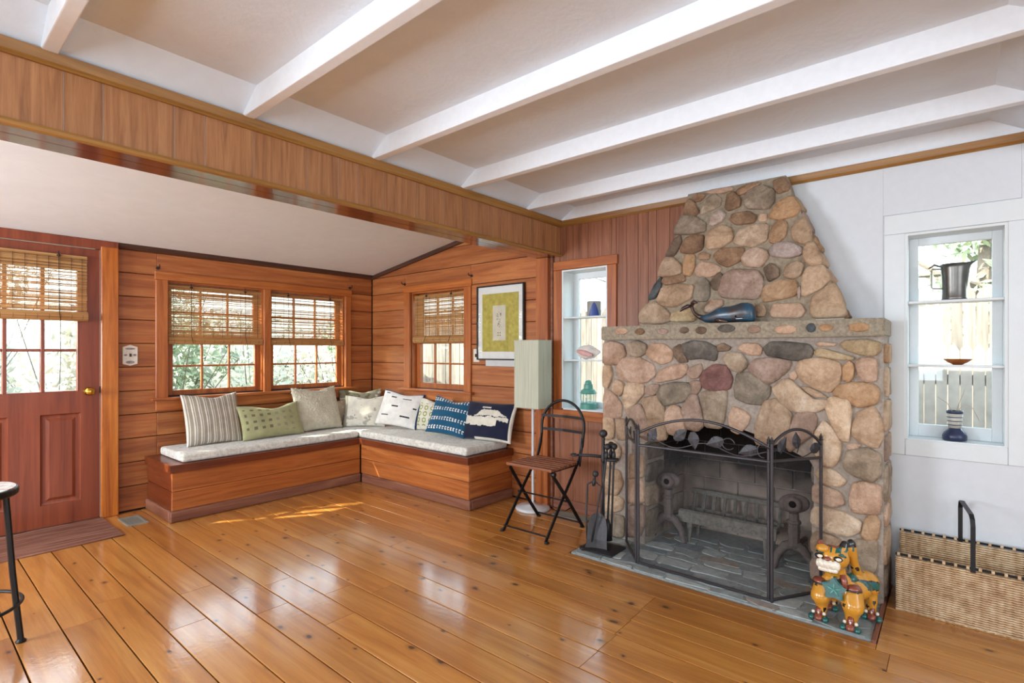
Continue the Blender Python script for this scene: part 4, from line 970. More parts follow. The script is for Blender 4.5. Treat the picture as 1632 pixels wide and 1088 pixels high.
# ------------------------------------------------------------------ throw pillows
def pillow(name, w, h, th, base, yaw, lean, roll, pat, mats, label, n=56, fringe=0.0, fold=0.03):
    """base: bottom centre; yaw 0 faces -Y, -90 faces -X"""
    bm = BM(); G = {}
    for s in (1, -1):
        for i in range(n + 1):
            for j in range(n + 1):
                u = -1 + 2 * i / n; v = -1 + 2 * j / n
                edge = (i in (0, n) or j in (0, n))
                if s == -1 and edge: G[(s, i, j)] = G[(1, i, j)]; continue
                k = max(0.0, (1 - u * u) * (1 - v * v)) ** 0.42
                x = u * w / 2 * (1 - 0.055 * (1 - v * v)); y = v * h / 2 * (1 - 0.06 * (1 - u * u))
                wr = 0.012 * noise.noise(Vector((x * 7, y * 7, s * 2 + w * 30))) * k
                if edge and fringe:
                    q = random.uniform(-fringe, fringe); x += q; y += q
                z = s * (th / 2) * k * (1 - 0.10 * v) + wr + (random.uniform(-fringe, fringe) * 0.9 if fringe else 0)
                y -= fold * math.exp(-((u - 0.1) / 0.5) ** 2) * max(0, v) ** 3
                G[(s, i, j)] = bm.verts.new((x, y, z))
    for s in (1, -1):
        for i in range(n):
            for j in range(n):
                q = [G[(s, i, j)], G[(s, i + 1, j)], G[(s, i + 1, j + 1)], G[(s, i, j + 1)]]
                if s == -1: q = q[::-1]
                f = bm.faces.new(q); f.smooth = True
                f.material_index = pat((i + .5) / n, (j + .5) / n) if s == 1 else 0
    me = bpy.data.meshes.new(name); bm.to_mesh(me); bm.free()
    for m in mats: me.materials.append(MATS[m])
    o = bpy.data.objects.new(name, me); COL.objects.link(o)
    ya = R(yaw); right = Vector((math.cos(ya), math.sin(ya), 0)); fwd = Vector((-math.sin(ya), math.cos(ya), 0))
    up = fwd * math.sin(R(lean)) + Vector((0, 0, 1)) * math.cos(R(lean)); nr = right.cross(up)
    ro = Matrix.Rotation(R(roll), 3, 'Z')
    M = Matrix((right, up, nr)).transposed() @ ro
    lowest = min((M @ vv.co).z for vv in me.vertices)
    c = Vector(base) + up * h / 2
    o.matrix_world = Matrix.Translation((c.x, c.y, base[2] - lowest)) @ M.to_4x4()
    return tag(o, label, 'pillow', 'throw pillows on the window bench')
for nm, col in (('cl_cream', '#d8d2c2'), ('cl_white', '#e6e3dc'), ('cl_taupe', '#9d9280'), ('cl_stripewhite', '#ddd9cd'), ('cl_green', '#a3a176'), ('cl_olive', '#6f6a50'), ('cl_shag', '#cfc7b0'), ('cl_beige', '#c3b59f'), ('cl_black', '#2d2c30'), ('cl_blue', '#1f5573'), ('cl_navy', '#1c2036'), ('cl_lime', '#8a9440'), ('cl_floral', '#8f8a74'), ('cl_grey', '#a8a496'), ('cl_navyblue', '#2b4374')):
    cloth(nm, col)
def p_stripe(u, v):
    k = (u * 9.0) % 1.0
    return 1 if (k < 0.24 or 0.44 < k < 0.54) else 0
def p_check(u, v):
    if not (0.06 < u < 0.88): return 0
    a, b = (u * 8) % 1, ((v + 0.02 * math.sin(u * 5)) * 5.2) % 1
    return (1 if u < 0.48 else 2) if 0.28 < a < 0.74 and 0.3 < b < 0.72 and 0.12 < v < 0.86 else 0
def p_none(u, v): return 0
def p_dots(u, v): return 1 if ((u * 4) % 1 - .5) ** 2 + ((v * 4) % 1 - .5) ** 2 < 0.03 else 0
def p_floral(u, v):
    q = noise.noise(Vector((u * 5, v * 5, 3))) + 0.5 * noise.noise(Vector((u * 11, v * 11, 8)))
    return 1 if q > 0.18 else (2 if q < -0.3 else 0)
def p_cream(u, v):
    q = noise.noise(Vector((u * 6, v * 6, 13))) + 0.6 * noise.noise(Vector((u * 16, v * 16, 1)))
    return 1 if (q > 0.34 and v < 0.35) or q > 0.62 else (2 if u < 0.08 else 0)
DASH = [(0.32, 0.80, 0.14), (0.66, 0.78, 0.2), (0.42, 0.52, 0.17), (0.9, 0.52, 0.09), (0.22, 0.25, 0.18), (0.72, 0.26, 0.24), (0.13, 0.9, 0.1)]
def p_dash(u, v):
    if v > 0.955 or u > 0.975: return 2
    for a, b, l in DASH:
        if abs(u - a) < l / 2 and abs(v - b) < 0.018: return 1
    return 0
def p_letters(u, v):
    a, b = (u * 5) % 1, (v * 5) % 1
    if not 0.12 < v < 0.85: return 0
    r = math.hypot((a - .5) * 1.2, b - .5)
    return 1 if 0.22 < r < 0.4 and not (int(u * 5) % 3 == 2 and a > 0.6) else 0
def p_blue(u, v):
    for k in (0.12, 0.36, 0.64, 0.9):
        d = v - k - 0.02 * math.sin(u * 3)
        if abs(d) < 0.045:
            a = (u * 14) % 1
            if (a < 0.55 and abs(d) > 0.018 and d > 0) or a < 0.25 or (d < -0.018 and a < 0.5): return 1
    return 0
def p_navy(u, v):
    q = v + 0.05 * noise.noise(Vector((u * 9, v * 9, 2))) + 0.02 * noise.noise(Vector((u * 30, v * 30, 2)))
    if abs(v - 0.86) < 0.02 and abs(u - 0.45) < 0.09: return 1
    if 0.62 < q < 0.8 and abs(u - 0.55) < 0.34 - (q - 0.62) * 1.1: return 1
    if 0.36 < q < 0.60 and 0.02 < u < (0.93 if q > 0.5 else 0.72): return 1
    if abs(q - 0.52) < 0.02 and 0.2 < u < 0.4: return 0
    if u > 0.965 or (v < 0.05 and u > 0.3): return 1
    return 0
ST = 0.492
pillow('throw_pillow', .44, .44, .13, (1.765, 4.70, ST), 0, 20, 0, p_stripe, ['cl_taupe', 'cl_stripewhite'], 'taupe and white vertically striped square pillow', n=90)
pillow('throw_pillow', .56, .32, .12, (2.23, 4.64, ST), 0, 24, 1, p_check, ['cl_green', 'cl_olive', 'cl_floral'], 'sage green lumbar pillow with rows of small dark squares', fold=0.05)
pillow('throw_pillow', .47, .44, .13, (2.72, 4.71, ST), 0, 20, 0, p_none, ['cl_shag'], 'shaggy cream square pillow', n=70, fringe=0.006)
pillow('throw_pillow', .34, .30, .10, (3.0, 4.84, ST), 0, 14, 0, p_dots, ['cl_beige', 'cl_cream'], 'small beige pillow with pale dots mostly hidden in the corner')
pillow('throw_pillow', .44, .38, .11, (3.20, 4.77, ST), -35, 14, 0, p_floral, ['cl_floral', 'cl_olive', 'cl_cream'], 'olive patterned pillow showing only its top edge in the corner', n=64)
pillow('throw_pillow', .43, .335, .12, (3.13, 4.60, ST), -46, 22, 0, p_cream, ['cl_cream', 'cl_grey', 'cl_grey'], 'cream pillow with faint grey floral print in the corner', n=64)
pillow('throw_pillow', .45, .37, .13, (3.24, 4.20, ST), -62, 24, -7, p_dash, ['cl_white', 'cl_black', 'cl_navyblue'], 'white pillow with short black dashes and blue piping', n=72)
pillow('throw_pillow', .42, .32, .10, (3.37, 3.84, ST), -84, 14, 0, p_letters, ['cl_cream', 'cl_lime'], 'cream pillow printed with green ring shapes behind the blue one', n=72)
pillow('throw_pillow', .385, .355, .12, (3.20, 3.44, ST), -64, 26, -8, p_blue, ['cl_blue', 'cl_white'], 'teal blue pillow with four rows of white stitched marks', n=72)
pillow('throw_pillow', .53, .345, .12, (3.30, 3.07, ST), -84, 20, 0, p_navy, ['cl_navy', 'cl_cream'], 'dark navy lumbar pillow with a ragged cream shape and tassel edge', n=72, fold=0.0)
# ------------------------------------------------------------------ bamboo blinds
t = NT('bamboo'); v = t.coords((0.6, 0.6, 60)); f = t.noise(v, 3, 3)
t.out_color(t.ramp(f, [(0.3, lin('#8d5d30')), (0.5, lin('#b98a52')), (0.7, lin('#d6ad74'))])); t.set(rough=0.6)
t2_ = t.new('ShaderNodeBsdfTranslucent'); t2_.inputs[0].default_value = lin('#c08a4c'); mx_ = t.new('ShaderNodeMixShader'); mx_.inputs[0].default_value = 0.3
t.link(t.b.outputs[0], mx_.inputs[1]); t.link(t2_.outputs[0], mx_.inputs[2]); t.link(mx_.outputs[0], t.out.inputs[0])
def blind(axis, pos, a0, a1, zt, zb, roll, label, strings, pitch=0.0062, fill=0.84, cords=(0.22, 0.8), sag=0.0):
    mid = (a0 + a1) / 2
    P = (lambda a, z, o=0.0: Vector((a, pos + o, z))) if axis == 'y' else (lambda a, z, o=0.0: Vector((pos + o, a, z)))
    o = thing('bamboo_blind', P(mid, zb), label, 'blind', 'rolled bamboo blinds')
    bm = BM(); z = zt
    def strip(a, b, z0, z1, o0, th):
        A, B = P(a, z0, o0), P(b, z1, o0 + th)
        box(bm, min(A.x, B.x), max(A.x, B.x), min(A.y, B.y), max(A.y, B.y), min(z0, z1), max(z0, z1))
    while z > zb + roll:
        hgt = pitch * fill * random.uniform(0.5, 1.35); j = random.uniform(-.001, .001)
        strip(a0 + random.uniform(0, .004), a1 - random.uniform(0, .004), z - hgt, z, j, 0.0016)
        z -= pitch * random.uniform(0.85, 1.15)
    stuff(obj('slats', bm, 'bamboo', o))
    obj('top_batten', bbox(*((a0, a1, pos - .004, pos + .012) if axis == 'y' else (pos - .004, pos + .012, a0, a1)), zt, zt + 0.02, 0.002), 'bamboo', o)
    bm = BM()
    prof = [(roll * .5 * math.cos(k * math.pi / 6), roll * .5 * math.sin(k * math.pi / 6)) for k in range(12)]
    if axis == 'y': prism(bm, [(pos - 0.004 + .6 * p[0], zb + roll / 2 + p[1]) for p in prof], 'x', a0 - .002, a1 + .002)
    else: prism(bm, [(pos - 0.004 + .6 * p[0], zb + roll / 2 + p[1]) for p in prof], 'y', a0 - .002, a1 + .002)
    obj('roll', bm, 'bamboo', o, smooth=False)
    bm = BM()
    for i in range(strings):
        a = a0 + (a1 - a0) * (i + 0.5) / strings
        tube(bm, [P(a, zt, -.003), P(a, zb + roll * .8, -.003), P(a, zb + roll * .5, -0.6 * roll - .002), P(a, zb, -.004)], 0.0011, 4)
    stuff(obj('weft_strings', bm, 'dark_hook', o))
    for s in cords:
        a = a0 + (a1 - a0) * s
        bm = BM(); tube(bm, [P(a, zt + .012, -.014), P(a + .003, zb + roll, -.016), P(a + .006, zb + 0.01, -.02 - .3 * roll)], 0.0022, 5); obj('pull_cord', bm, 'dark_hook', o)
        bm = BM(); ball(bm, P(a, zt + .008, -.012), (.012, .012, .009), 8, 6); tube(bm, [P(a, zt + .016, -.01), P(a, zt + .04, -.006)], 0.004, 6); obj('cord_hook', bm, 'dark_hook', o)
    return o
lc = lambda o, pts: obj('pull_cord', (lambda b: (tube(b, pts, 0.0022, 5), b)[1])(BM()), 'dark_hook', o)
bl = blind('y', YW + 0.022, 1.506, 2.277, 1.80, 1.322, 0.062, 'half-lowered bamboo blind in the paired window next to the door', 10)
lc(bl, [(2.13, YW - 0.02, 1.33), (2.145, YW - 0.015, 1.15), (2.16, YW - 0.01, 0.97)])
bl = blind('y', YW + 0.022, 2.362, 3.138, 1.80, 1.322, 0.062, 'half-lowered bamboo blind in the paired window next to the room corner', 9)
lc(bl, [(2.98, YW - 0.02, 1.33), (3.0, YW - 0.012, 1.1), (3.06, YW - 0.045, 0.9), (3.05, YW - 0.06, 0.7), (3.0, YW - 0.06, 0.6)])
bl = blind('x', XW + 0.03, 3.53, 4.285, 1.815, 1.345, 0.075, 'half-lowered tan reed blind in the single side window', 8, pitch=0.005, fill=1.0, cords=(0.26, 0.74))
bl = blind('y', YW - 0.068, 0.27, 0.955, 1.945, 1.485, 0.068, 'bamboo blind hanging over the window of the red door', 11, pitch=0.0062, fill=0.86, cords=(0.1, 0.76))
lc(bl, [(0.80, YW - 0.085, 1.50), (0.805, YW - 0.06, 1.2), (0.80, YW - 0.045, 0.985)])
# ------------------------------------------------------------------ wall fittings
def hook(x, y, z, n, label):
    t = thing('curtain_hook', (x, y, z), label, 'hook', 'dark curtain hooks above the windows')
    n = Vector(n); p = Vector((x, y, z))
    bm = BM(); tube(bm, [p, p + n * 0.006], 0.014, 10); obj('rose', bm, 'dark_hook', t)
    bm = BM(); tube(bm, [p, p + n * 0.03, p + n * 0.045 + Vector((0, 0, 0.008)), p + n * 0.045 + Vector((0, 0, 0.024))], 0.005, 8); obj('hook_arm', bm, 'dark_hook', t)
hook(1.425, YW, 1.945, (0, -1, 0), 'dark curtain hook above the paired window, door end')
hook(3.21, YW, 1.945, (0, -1, 0), 'dark curtain hook above the paired window, corner end')
hook(XW, 4.405, 1.965, (-1, 0, 0), 'dark curtain hook above the side window, corner end')
hook(XW, 3.425, 1.965, (-1, 0, 0), 'dark curtain hook above the side window, print end')
sw = thing('light_switch', (1.236, YW, 1.14), 'cream printed light switch plate beside the door post', 'light switch')
bm = BM(); prism(bm, [(1.187, 1.165), (1.21, 1.158), (1.236, 1.150), (1.262, 1.158), (1.286, 1.165), (1.286, 1.298), (1.262, 1.306), (1.236, 1.316), (1.21, 1.306), (1.187, 1.298)], 'y', YW - 0.006, YW); bmesh.ops.bevel(bm, geom=list(bm.edges), offset=0.002, segments=1, affect='EDGES'); obj('plate', bm, 'switch_plate', sw)
obj('toggle', bbox(1.230, 1.242, YW - 0.02, YW - 0.006, 1.222, 1.246, 0.002), 'dark_hook', sw)
bm = BM()
for cx, cz, w, h in ((1.236, 1.285, .034, .008), (1.236, 1.178, .03, .012), (1.206, 1.235, .012, .008), (1.266, 1.235, .012, .008)):
    prism(bm, [(cx + w * math.cos(k * math.pi / 5), cz + h * math.sin(k * math.pi / 5)) for k in range(10)], 'y', YW - 0.0066, YW - 0.0058)
stuff(obj('printed_motif', bm, 'switch_print', sw))
s2 = thing('wall_outlet', (XW, 3.36, 1.16), 'small cream switch plate partly behind the framed print', 'light switch')
obj('plate', bbox(XW - 0.006, XW, 3.325, 3.40, 1.165, 1.285, 0.002), 'switch_plate', s2)
obj('toggle', bbox(XW - 0.018, XW - 0.006, 3.357, 3.369, 1.21, 1.24, 0.002), 'dark_hook', s2)
tag(obj('wall_plate', bbox(XW - 0.02, XW, 2.80, 3.235, 1.128, 1.19, 0.004), 'steel_grey'), 'pale grey metal strip on the wall below the framed print', 'wall plate')
# framed print
plain('print_olive', '#aea449', 0.7, 0.12, scale=30); plain('print_pale', '#c9c6b0', 0.7, 0.05); plain('mat_board', '#dfe3df', 0.6, 0.01); plain('frame_black', '#1d1a1b', 0.4, 0.05); plain('print_ink', '#4b4a3a', 0.7, 0.05)
pf = thing('framed_print', (XW - 0.02, 3.056, 1.185), 'black framed print of an olive field with a pale central panel', 'picture')
Y0, Y1, Z0, Z1 = 2.782, 3.333, 1.186, 1.852
for q in (bbox(XW - 0.034, XW - 0.004, Y0, Y0 + 0.012, Z0, Z1, .001), bbox(XW - 0.034, XW - 0.004, Y1 - 0.012, Y1, Z0, Z1, .001), bbox(XW - 0.034, XW - 0.004, Y0 + .012, Y1 - .012, Z0, Z0 + 0.012, .001), bbox(XW - 0.034, XW - 0.004, Y0 + .012, Y1 - .012, Z1 - 0.012, Z1, .001)): obj('frame_bar', q, 'frame_black', pf)
obj('mat', bbox(XW - 0.02, XW - 0.012, Y0 + .012, Y1 - .012, Z0 + .012, Z1 - .012), 'mat_board', pf)
pr_ = obj('print', bbox(XW - 0.0215, XW - 0.0195, Y0 + 0.062, Y1 - 0.062, Z0 + 0.075, Z1 - 0.075), 'print_olive', pf)
obj('pale_panel', bbox(XW - 0.0225, XW - 0.0212, 2.992, 3.142, 1.36, 1.67), 'print_pale', pr_)
bm = BM()
for k in range(34):
    y = 3.067 + random.uniform(-.022, .022); z = random.uniform(1.475, 1.615); L = random.uniform(.008, .02); a = random.uniform(0, 3.1)
    prism(bm, [(y, z), (y + L * math.cos(a), z + L * math.sin(a)), (y + L * math.cos(a) - .003, z + L * math.sin(a) + .003), (y - .003, z + .003)], 'x', XW - 0.0232, XW - 0.0224)
for dy in (-.012, .012):
    for dz in (0, .022): prism(bm, [(3.067 + dy + .006 * math.cos(k * 1.05), 1.405 + dz + .006 * math.sin(k * 1.05)) for k in range(6)], 'x', XW - 0.0232, XW - 0.0224)
stuff(obj('ink_marks', bm, 'print_ink', pr_))
glass_mat('picture_glass', '#ffffff', 0.08)
obj('glazing', bbox(XW - 0.03, XW - 0.028, Y0 + .012, Y1 - .012, Z0 + .012, Z1 - .012), 'picture_glass', pf)
# ------------------------------------------------------------------ floor lamp
t = NT('shade_fabric'); v = t.coords((60, 60, 1.2)); f = t.noise(v, 2, 3)
t.out_color(t.ramp(f, [(0.3, lin('#a9ad98')), (0.7, lin('#c3c6b3'))])); t.set(rough=0.8, spec=0.2); t.bump(f, 0.1, .002)
plain('lamp_white', '#d3d6d8', 0.3, 0.02, coat=0.3)
lm = thing('floor_lamp', (3.335, 2.58, 0), 'white floor lamp with a tall square sage fabric shade', 'floor lamp')
bm = BM(); lathe(bm, [(0.135, 0.0), (0.14, 0.006), (0.138, 0.016), (0.12, 0.026), (0.03, 0.034), (0.014, 0.05)], (3.335, 2.58, 0), 36); obj('base', bm, 'lamp_white', lm, smooth=True)
bm = BM(); tube(bm, [(3.335, 2.58, 0.03), (3.335, 2.58, 1.1)], 0.0105, 12); obj('pole', bm, 'lamp_white', lm)
bm = BM()
x0, x1, y0, y1, z0, z1 = 3.246, 3.424, 2.458, 2.70, 0.817, 1.35
for a, b in (((x0, y0), (x1, y0)), ((x1, y0), (x1, y1)), ((x1, y1), (x0, y1)), ((x0, y1), (x0, y0))): bm.faces.new([bm.verts.new((a[0], a[1], z0)), bm.verts.new((b[0], b[1], z0)), bm.verts.new((b[0], b[1], z1)), bm.verts.new((a[0], a[1], z1))])
bmesh.ops.remove_doubles(bm, verts=bm.verts[:], dist=1e-4); bmesh.ops.solidify(bm, geom=bm.faces[:], thickness=0.003)
sh = obj('shade', bm, 'shade_fabric', lm)
bm = BM()
for z in (z0, z1): tube(bm, [(x0, y0, z), (x1, y0, z), (x1, y1, z), (x0, y1, z)], 0.004, 6, closed=True)
obj('rim', bm, 'shade_fabric', sh)
bm = BM(); tube(bm, [(3.335, y0, 1.09), (3.335, y1, 1.09)], 0.004, 6); tube(bm, [(3.335, 2.58, 1.08), (3.335, 2.58, 1.17)], 0.02, 10); obj('socket', bm, 'lamp_white', lm)
bm = BM(); tube(bm, [(3.42, 2.53, 0.012), (3.44, 2.47, 0.006), (3.40, 2.40, 0.006), (3.43, 2.33, 0.008), (3.48, 2.31, 0.03)], 0.004, 6); obj('cord', bm, 'black_iron', lm, smooth=True)
# ------------------------------------------------------------------ folding chair
ch = thing('folding_chair', (3.0, 2.23, 0), 'black iron folding bistro chair with brown slatted seat and arched back', 'chair')
def flatbar(bm, pts, w, th, side):
    """flat bar: width w in the plane normal to side x path, thickness th along side"""
    side = Vector(side).normalized(); pts = [Vector(p) for p in pts]; rings = []
    for i, p in enumerate(pts):
        d = (pts[min(i + 1, len(pts) - 1)] - pts[max(i - 1, 0)]).normalized(); u = d.cross(side).normalized()
        rings.append([bm.verts.new(p + u * a * w / 2 + side * b * th / 2) for a, b in ((-1, -1), (1, -1), (1, 1), (-1, 1))])
    for a, b in zip(rings, rings[1:]):
        for k in range(4): bm.faces.new((a[k], a[(k + 1) % 4], b[(k + 1) % 4], b[k]))
    bm.faces.new(rings[0][::-1]); bm.faces.new(rings[-1]); bmesh.ops.recalc_face_normals(bm, faces=bm.faces[:])
CL, CR = 2.432, 2.042
for y, s in ((CL, 1), (CR, -1)):
    bm = BM(); flatbar(bm, [(2.79, y - s * .012, 0.004), (2.97, y - s * .012, 0.225), (3.19, y - s * .012, 0.475), (3.225, y - s * .012, 0.56), (3.24, y - s * .012, 0.64)], 0.024, 0.008, (0, 1, 0)); obj('front_leg', bm, 'black_iron', ch)
    bm = BM(); flatbar(bm, [(3.22, y + s * .004, 0.004), (3.04, y + s * .004, 0.225), (2.86, y - s * .012, 0.445)], 0.024, 0.008, (0, 1, 0)); obj('rear_leg', bm, 'black_iron', ch)
    for x in (2.79, 3.22):
        bm = BM(); lathe(bm, [(0.016, 0), (0.018, 0.004), (0.01, 0.014)], (x, y, 0), 10); obj('foot', bm, 'black_iron', ch)
    bm = BM(); tube(bm, [(2.99, y - .016, 0.238), (2.99, y + .016, 0.238)], 0.007, 8); obj('pivot_bolt', bm, 'black_iron', ch)
    bm = BM(); flatbar(bm, [(2.85, y - s * .02, 0.452), (3.19, y - s * .02, 0.452)], 0.014, 0.006, (0, 1, 0)); obj('seat_rail', bm, 'black_iron', ch)
    bm = BM(); flatbar(bm, [(3.192, y - s * .004, 0.44), (3.215, y - s * .004, 0.53), (3.232, y - s * .004, 0.60)], 0.014, 0.007, (0, 1, 0)); obj('link_bar', bm, 'black_iron', ch)
cy = (CL + CR) / 2; rad = (CL - CR) / 2 - 0.008
pts = [(3.232, cy + rad, 0.57), (3.245, cy + rad, 0.64), (3.252, cy + rad + .004, 0.70)]
for k in range(1, 16):
    a = math.pi * k / 16; pts.append((3.252 + 0.02 * math.sin(a), cy + (rad + .004) * math.cos(a), 0.70 + 0.195 * math.sin(a)))
pts += [(3.252, cy - rad - .004, 0.70), (3.245, cy - rad, 0.64), (3.232, cy - rad, 0.57)]
bm = BM(); tube(bm, pts, 0.0105, 8); obj('back_hoop', bm, 'black_iron', ch, smooth=True)
for z in (0.672, 0.775): 
    bm = BM(); flatbar(bm, [(3.250, cy - rad, z), (3.262, cy, z + .002), (3.250, cy + rad, z)], 0.02, 0.005, (1, 0, 0)); obj('back_bar', bm, 'black_iron', ch)
for i in range(7):
    x = 2.838 + 0.0535 * i
    obj('seat_slat', bbox(x - .002, x + 0.041, 2.04 + .002 * i, 2.435, 0.456, 0.476, 0.006, 2), 'slat_seat', ch)
for (x, z) in ((2.812, 0.035), (3.20, 0.035), (3.03, 0.225)):
    bm = BM(); tube(bm, [(x, CR, z), (x, CL, z)], 0.006, 8); obj('stretcher', bm, 'black_iron', ch)
bm = BM(); lathe(bm, [(0.016, -.012), (0.018, 0), (0.014, .012)], (2.862, CR - .004, 0.44), 12, 'y'); obj('hinge', bm, 'black_iron', ch)
# ------------------------------------------------------------------ floor registers, door mat
def register(x0, x1, y0, y1, label, along, dark):
    t = thing('floor_vent', ((x0 + x1) / 2, (y0 + y1) / 2, 0), label, 'floor vent', 'floor registers')
    bm = BM()
    for q in ((x0, x1, y0, y0 + .018), (x0, x1, y1 - .018, y1), (x0, x0 + .018, y0 + .018, y1 - .018), (x1 - .018, x1, y0 + .018, y1 - .018)): obj('frame', bbox(*q, 0.0, 0.007, 0.001), 'vent_grey', t)
    obj('grille_bed', bbox(x0 + .018, x1 - .018, y0 + .018, y1 - .018, 0.0, 0.003), dark, t)
    n = 11
    for i in range(n):
        if along == 'y': x = x0 + .018 + (x1 - x0 - .036) * (i + .5) / n; q = bbox(x - .0022, x + .0022, y0 + .018, y1 - .018, .003, .006)
        else: y = y0 + .018 + (y1 - y0 - .036) * (i + .5) / n; q = bbox(x0 + .018, x1 - .018, y - .0022, y + .0022, .003, .006)
        obj('louver', q, 'vent_grey', t)
register(1.115, 1.245, 4.555, 4.80, 'small grey floor register next to the door mat', 'y', 'vent_grey')
register(3.315, 3.425, 2.07, 2.38, 'long grey floor register behind the folding chair', 'y', 'vent_dark')
bm = bbox(0.10, 1.05, 4.355, 4.93, 0.0, 0.008, 0.003, 1)
bmesh.ops.subdivide_edges(bm, edges=[e for e in bm.edges if e.calc_length() > 0.1], cuts=14, use_grid_fill=True)
for w in bm.verts: w.co.z += (0.004 * noise.noise(w.co * 5) + 0.002 if w.co.z > 0.004 else 0); w.co.y += 0.008 * noise.noise(Vector((w.co.x * 4, 0, 0)))
tag(obj('door_mat', bm, 'mat_weave'), 'brown streaked woven mat on the floor in front of the red door', 'mat')
# ------------------------------------------------------------------ plant stand at the picture edge
st = thing('plant_stand', (0.19, 3.20, 0), 'black iron stand with a pale mosaic top at the picture edge', 'stand')
t = NT('mosaic'); v = t.coords((1, 1, 1)); f = t.noise(v, 14, 4, .6, 1.0)
t.out_color(t.ramp(f, [(0.35, lin('#a06a5c')), (0.5, lin('#c9bcb0')), (0.7, lin('#d8d8d2'))])); t.set(rough=0.35)
bm = BM(); lathe(bm, [(0.185, 0.642), (0.19, 0.648), (0.19, 0.668), (0.186, 0.672)], (0.19, 3.20, 0), 40); obj('rim', bm, 'black_iron', st, smooth=False)
bm = BM(); lathe(bm, [(0.18, 0.670), (0.18, 0.676)], (0.19, 3.20, 0), 40); obj('top', bm, 'mosaic', st)
for k in range(3):
    a = R(-25 + 120 * k); c, s = math.cos(a), math.sin(a)
    bm = BM(); tube(bm, [(0.19 + .155 * c, 3.20 + .155 * s, 0.645), (0.19 + .178 * c, 3.20 + .178 * s, 0.3), (0.19 + .205 * c, 3.20 + .205 * s, 0.006)], 0.0115, 10); obj('leg', bm, 'black_iron', st)
    bm = BM(); lathe(bm, [(0.018, 0), (0.02, .005), (0.012, .014)], (0.19 + .205 * c, 3.20 + .205 * s, 0), 12); obj('foot', bm, 'black_iron', st)
bm = BM(); tube(bm, [(0.19 + .20 * math.cos(a), 3.20 + .20 * math.sin(a), 0.168) for a in [2 * math.pi * i / 40 for i in range(40)]], 0.0075, 8, closed=True); obj('ring', bm, 'black_iron', st, smooth=True)
# ------------------------------------------------------------------ wicker log basket
bk = thing('log_basket', (3.31, -0.3, 0), 'long tan woven wicker log basket with a dark flat metal handle', 'basket')
t = NT('wicker'); v = t.coords((1, 1, 1))
f = t.noise(v, 26, 3); f2 = t.noise(v, 4, 3)
c = t.ramp(f, [(0.3, lin('#ad8d68')), (0.5, lin('#c6a984')), (0.75, lin('#dac5a6'))]); c = t.mix(0.5, c, t.ramp(f2, [(0.35, (0.78, 0.68, 0.6, 1)), (0.6, (1.05, 1.05, 1.05, 1))]), 'MULTIPLY')
t.out_color(c); t.set(rough=0.75)
def weave(P, L, Hh, nrm, rowp=0.0105, colp=0.026, r=0.0050):
    """woven panel: rows of strands going over and under upright stakes; P(s, z) -> base point"""
    bm = BM(); nr = int(Hh / rowp); nc = int(L / colp); n = Vector(nrm)
    for i in range(nr):
        z = rowp * (i + .5); prev = None
        for k in range(nc * 4 + 1):
            s = min(L, k * colp / 4); o = 0.0062 * abs(math.sin(math.pi * k / 4)) * (1.0 if (i + k // 4) % 2 else 0.8) - 0.003; c_ = P(s, z) + n * o
            hgt = r * 1.1
            ring = [c_ + Vector((0, 0, hgt)), c_ + n * 0.0035, c_ - Vector((0, 0, hgt)), c_ - n * 0.0035]
            ring = [bm.verts.new(q) for q in ring]
            if prev:
                for q in range(4): bm.faces.new((prev[q], prev[(q + 1) % 4], ring[(q + 1) % 4], ring[q]))
            prev = ring
    bmesh.ops.recalc_face_normals(bm, faces=bm.faces[:]); return bm
BX0, BX1, BY1, BY0 = 3.185, 3.42, 0.212, -0.82
LB = BY1 - BY0; fz = lambda s: 0.278
dn = Vector((0, -1, 0))
def panel(nm, P, L, h, nrm):
    o = obj(nm, weave(P, L, h, nrm), 'wicker', bk, smooth=True); o['kind'] = 'stuff'; return o
panel('front_panel', lambda s, z: Vector((BX0 - .012 * (z / .28), BY1 - s, 0.004 + z)), LB, 0.272, (-1, 0, 0))
panel('back_panel', lambda s, z: Vector((BX1 + .012 * (z / .28), BY1 - s, 0.004 + z)), LB, 0.322, (-1, 0, 0))
panel('end_panel', lambda s, z: Vector((BX0 + s, BY1 - .004, 0.004 + z)), BX1 - BX0, 0.2, (0, 1, 0))
panel('end_panel', lambda s, z: Vector((BX0 + s, BY0 + .004, 0.004 + z)), BX1 - BX0, 0.2, (0, 1, 0))
bm = BM(); box(bm, BX0 - .002, BX1 + .002, BY0, BY1, 0.002, 0.010); obj('bottom', bm, 'wicker', bk)
for x, z in ((BX0 - .012, 0.279), (BX1 + .014, 0.329)):
    rr = obj('rim', (lambda b: (tube(b, [(x, BY1, z), (x, BY0, z)], 0.0055, 8), b)[1])(BM()), 'black_iron', bk)
    for i in range(24):
        y = BY1 - 0.012 - i * 0.0425
        bm = BM(); tube(bm, [(x, y - .0055, z), (x, y + .0055, z)], 0.0078, 8); obj('binding', bm, 'wicker', rr)
bm = BM()
hy = -0.062
flat = [(BX0 - .016, hy, 0.262), (BX0 - .016, hy, 0.47), (BX0 - .006, hy, 0.50), (BX0 + .02, hy, 0.516), (BX1 - .02, hy, 0.53), (BX1 + .008, hy, 0.52), (BX1 + .018, hy, 0.49), (BX1 + .018, hy, 0.30)]
flat = [(p[0], -0.070 + 0.036 * (p[0] - BX0) / (BX1 - BX0), p[2]) for p in flat]; flatbar(bm, flat, 0.006, 0.018, (0, 1, 0)); obj('handle', bm, 'black_iron', bk)
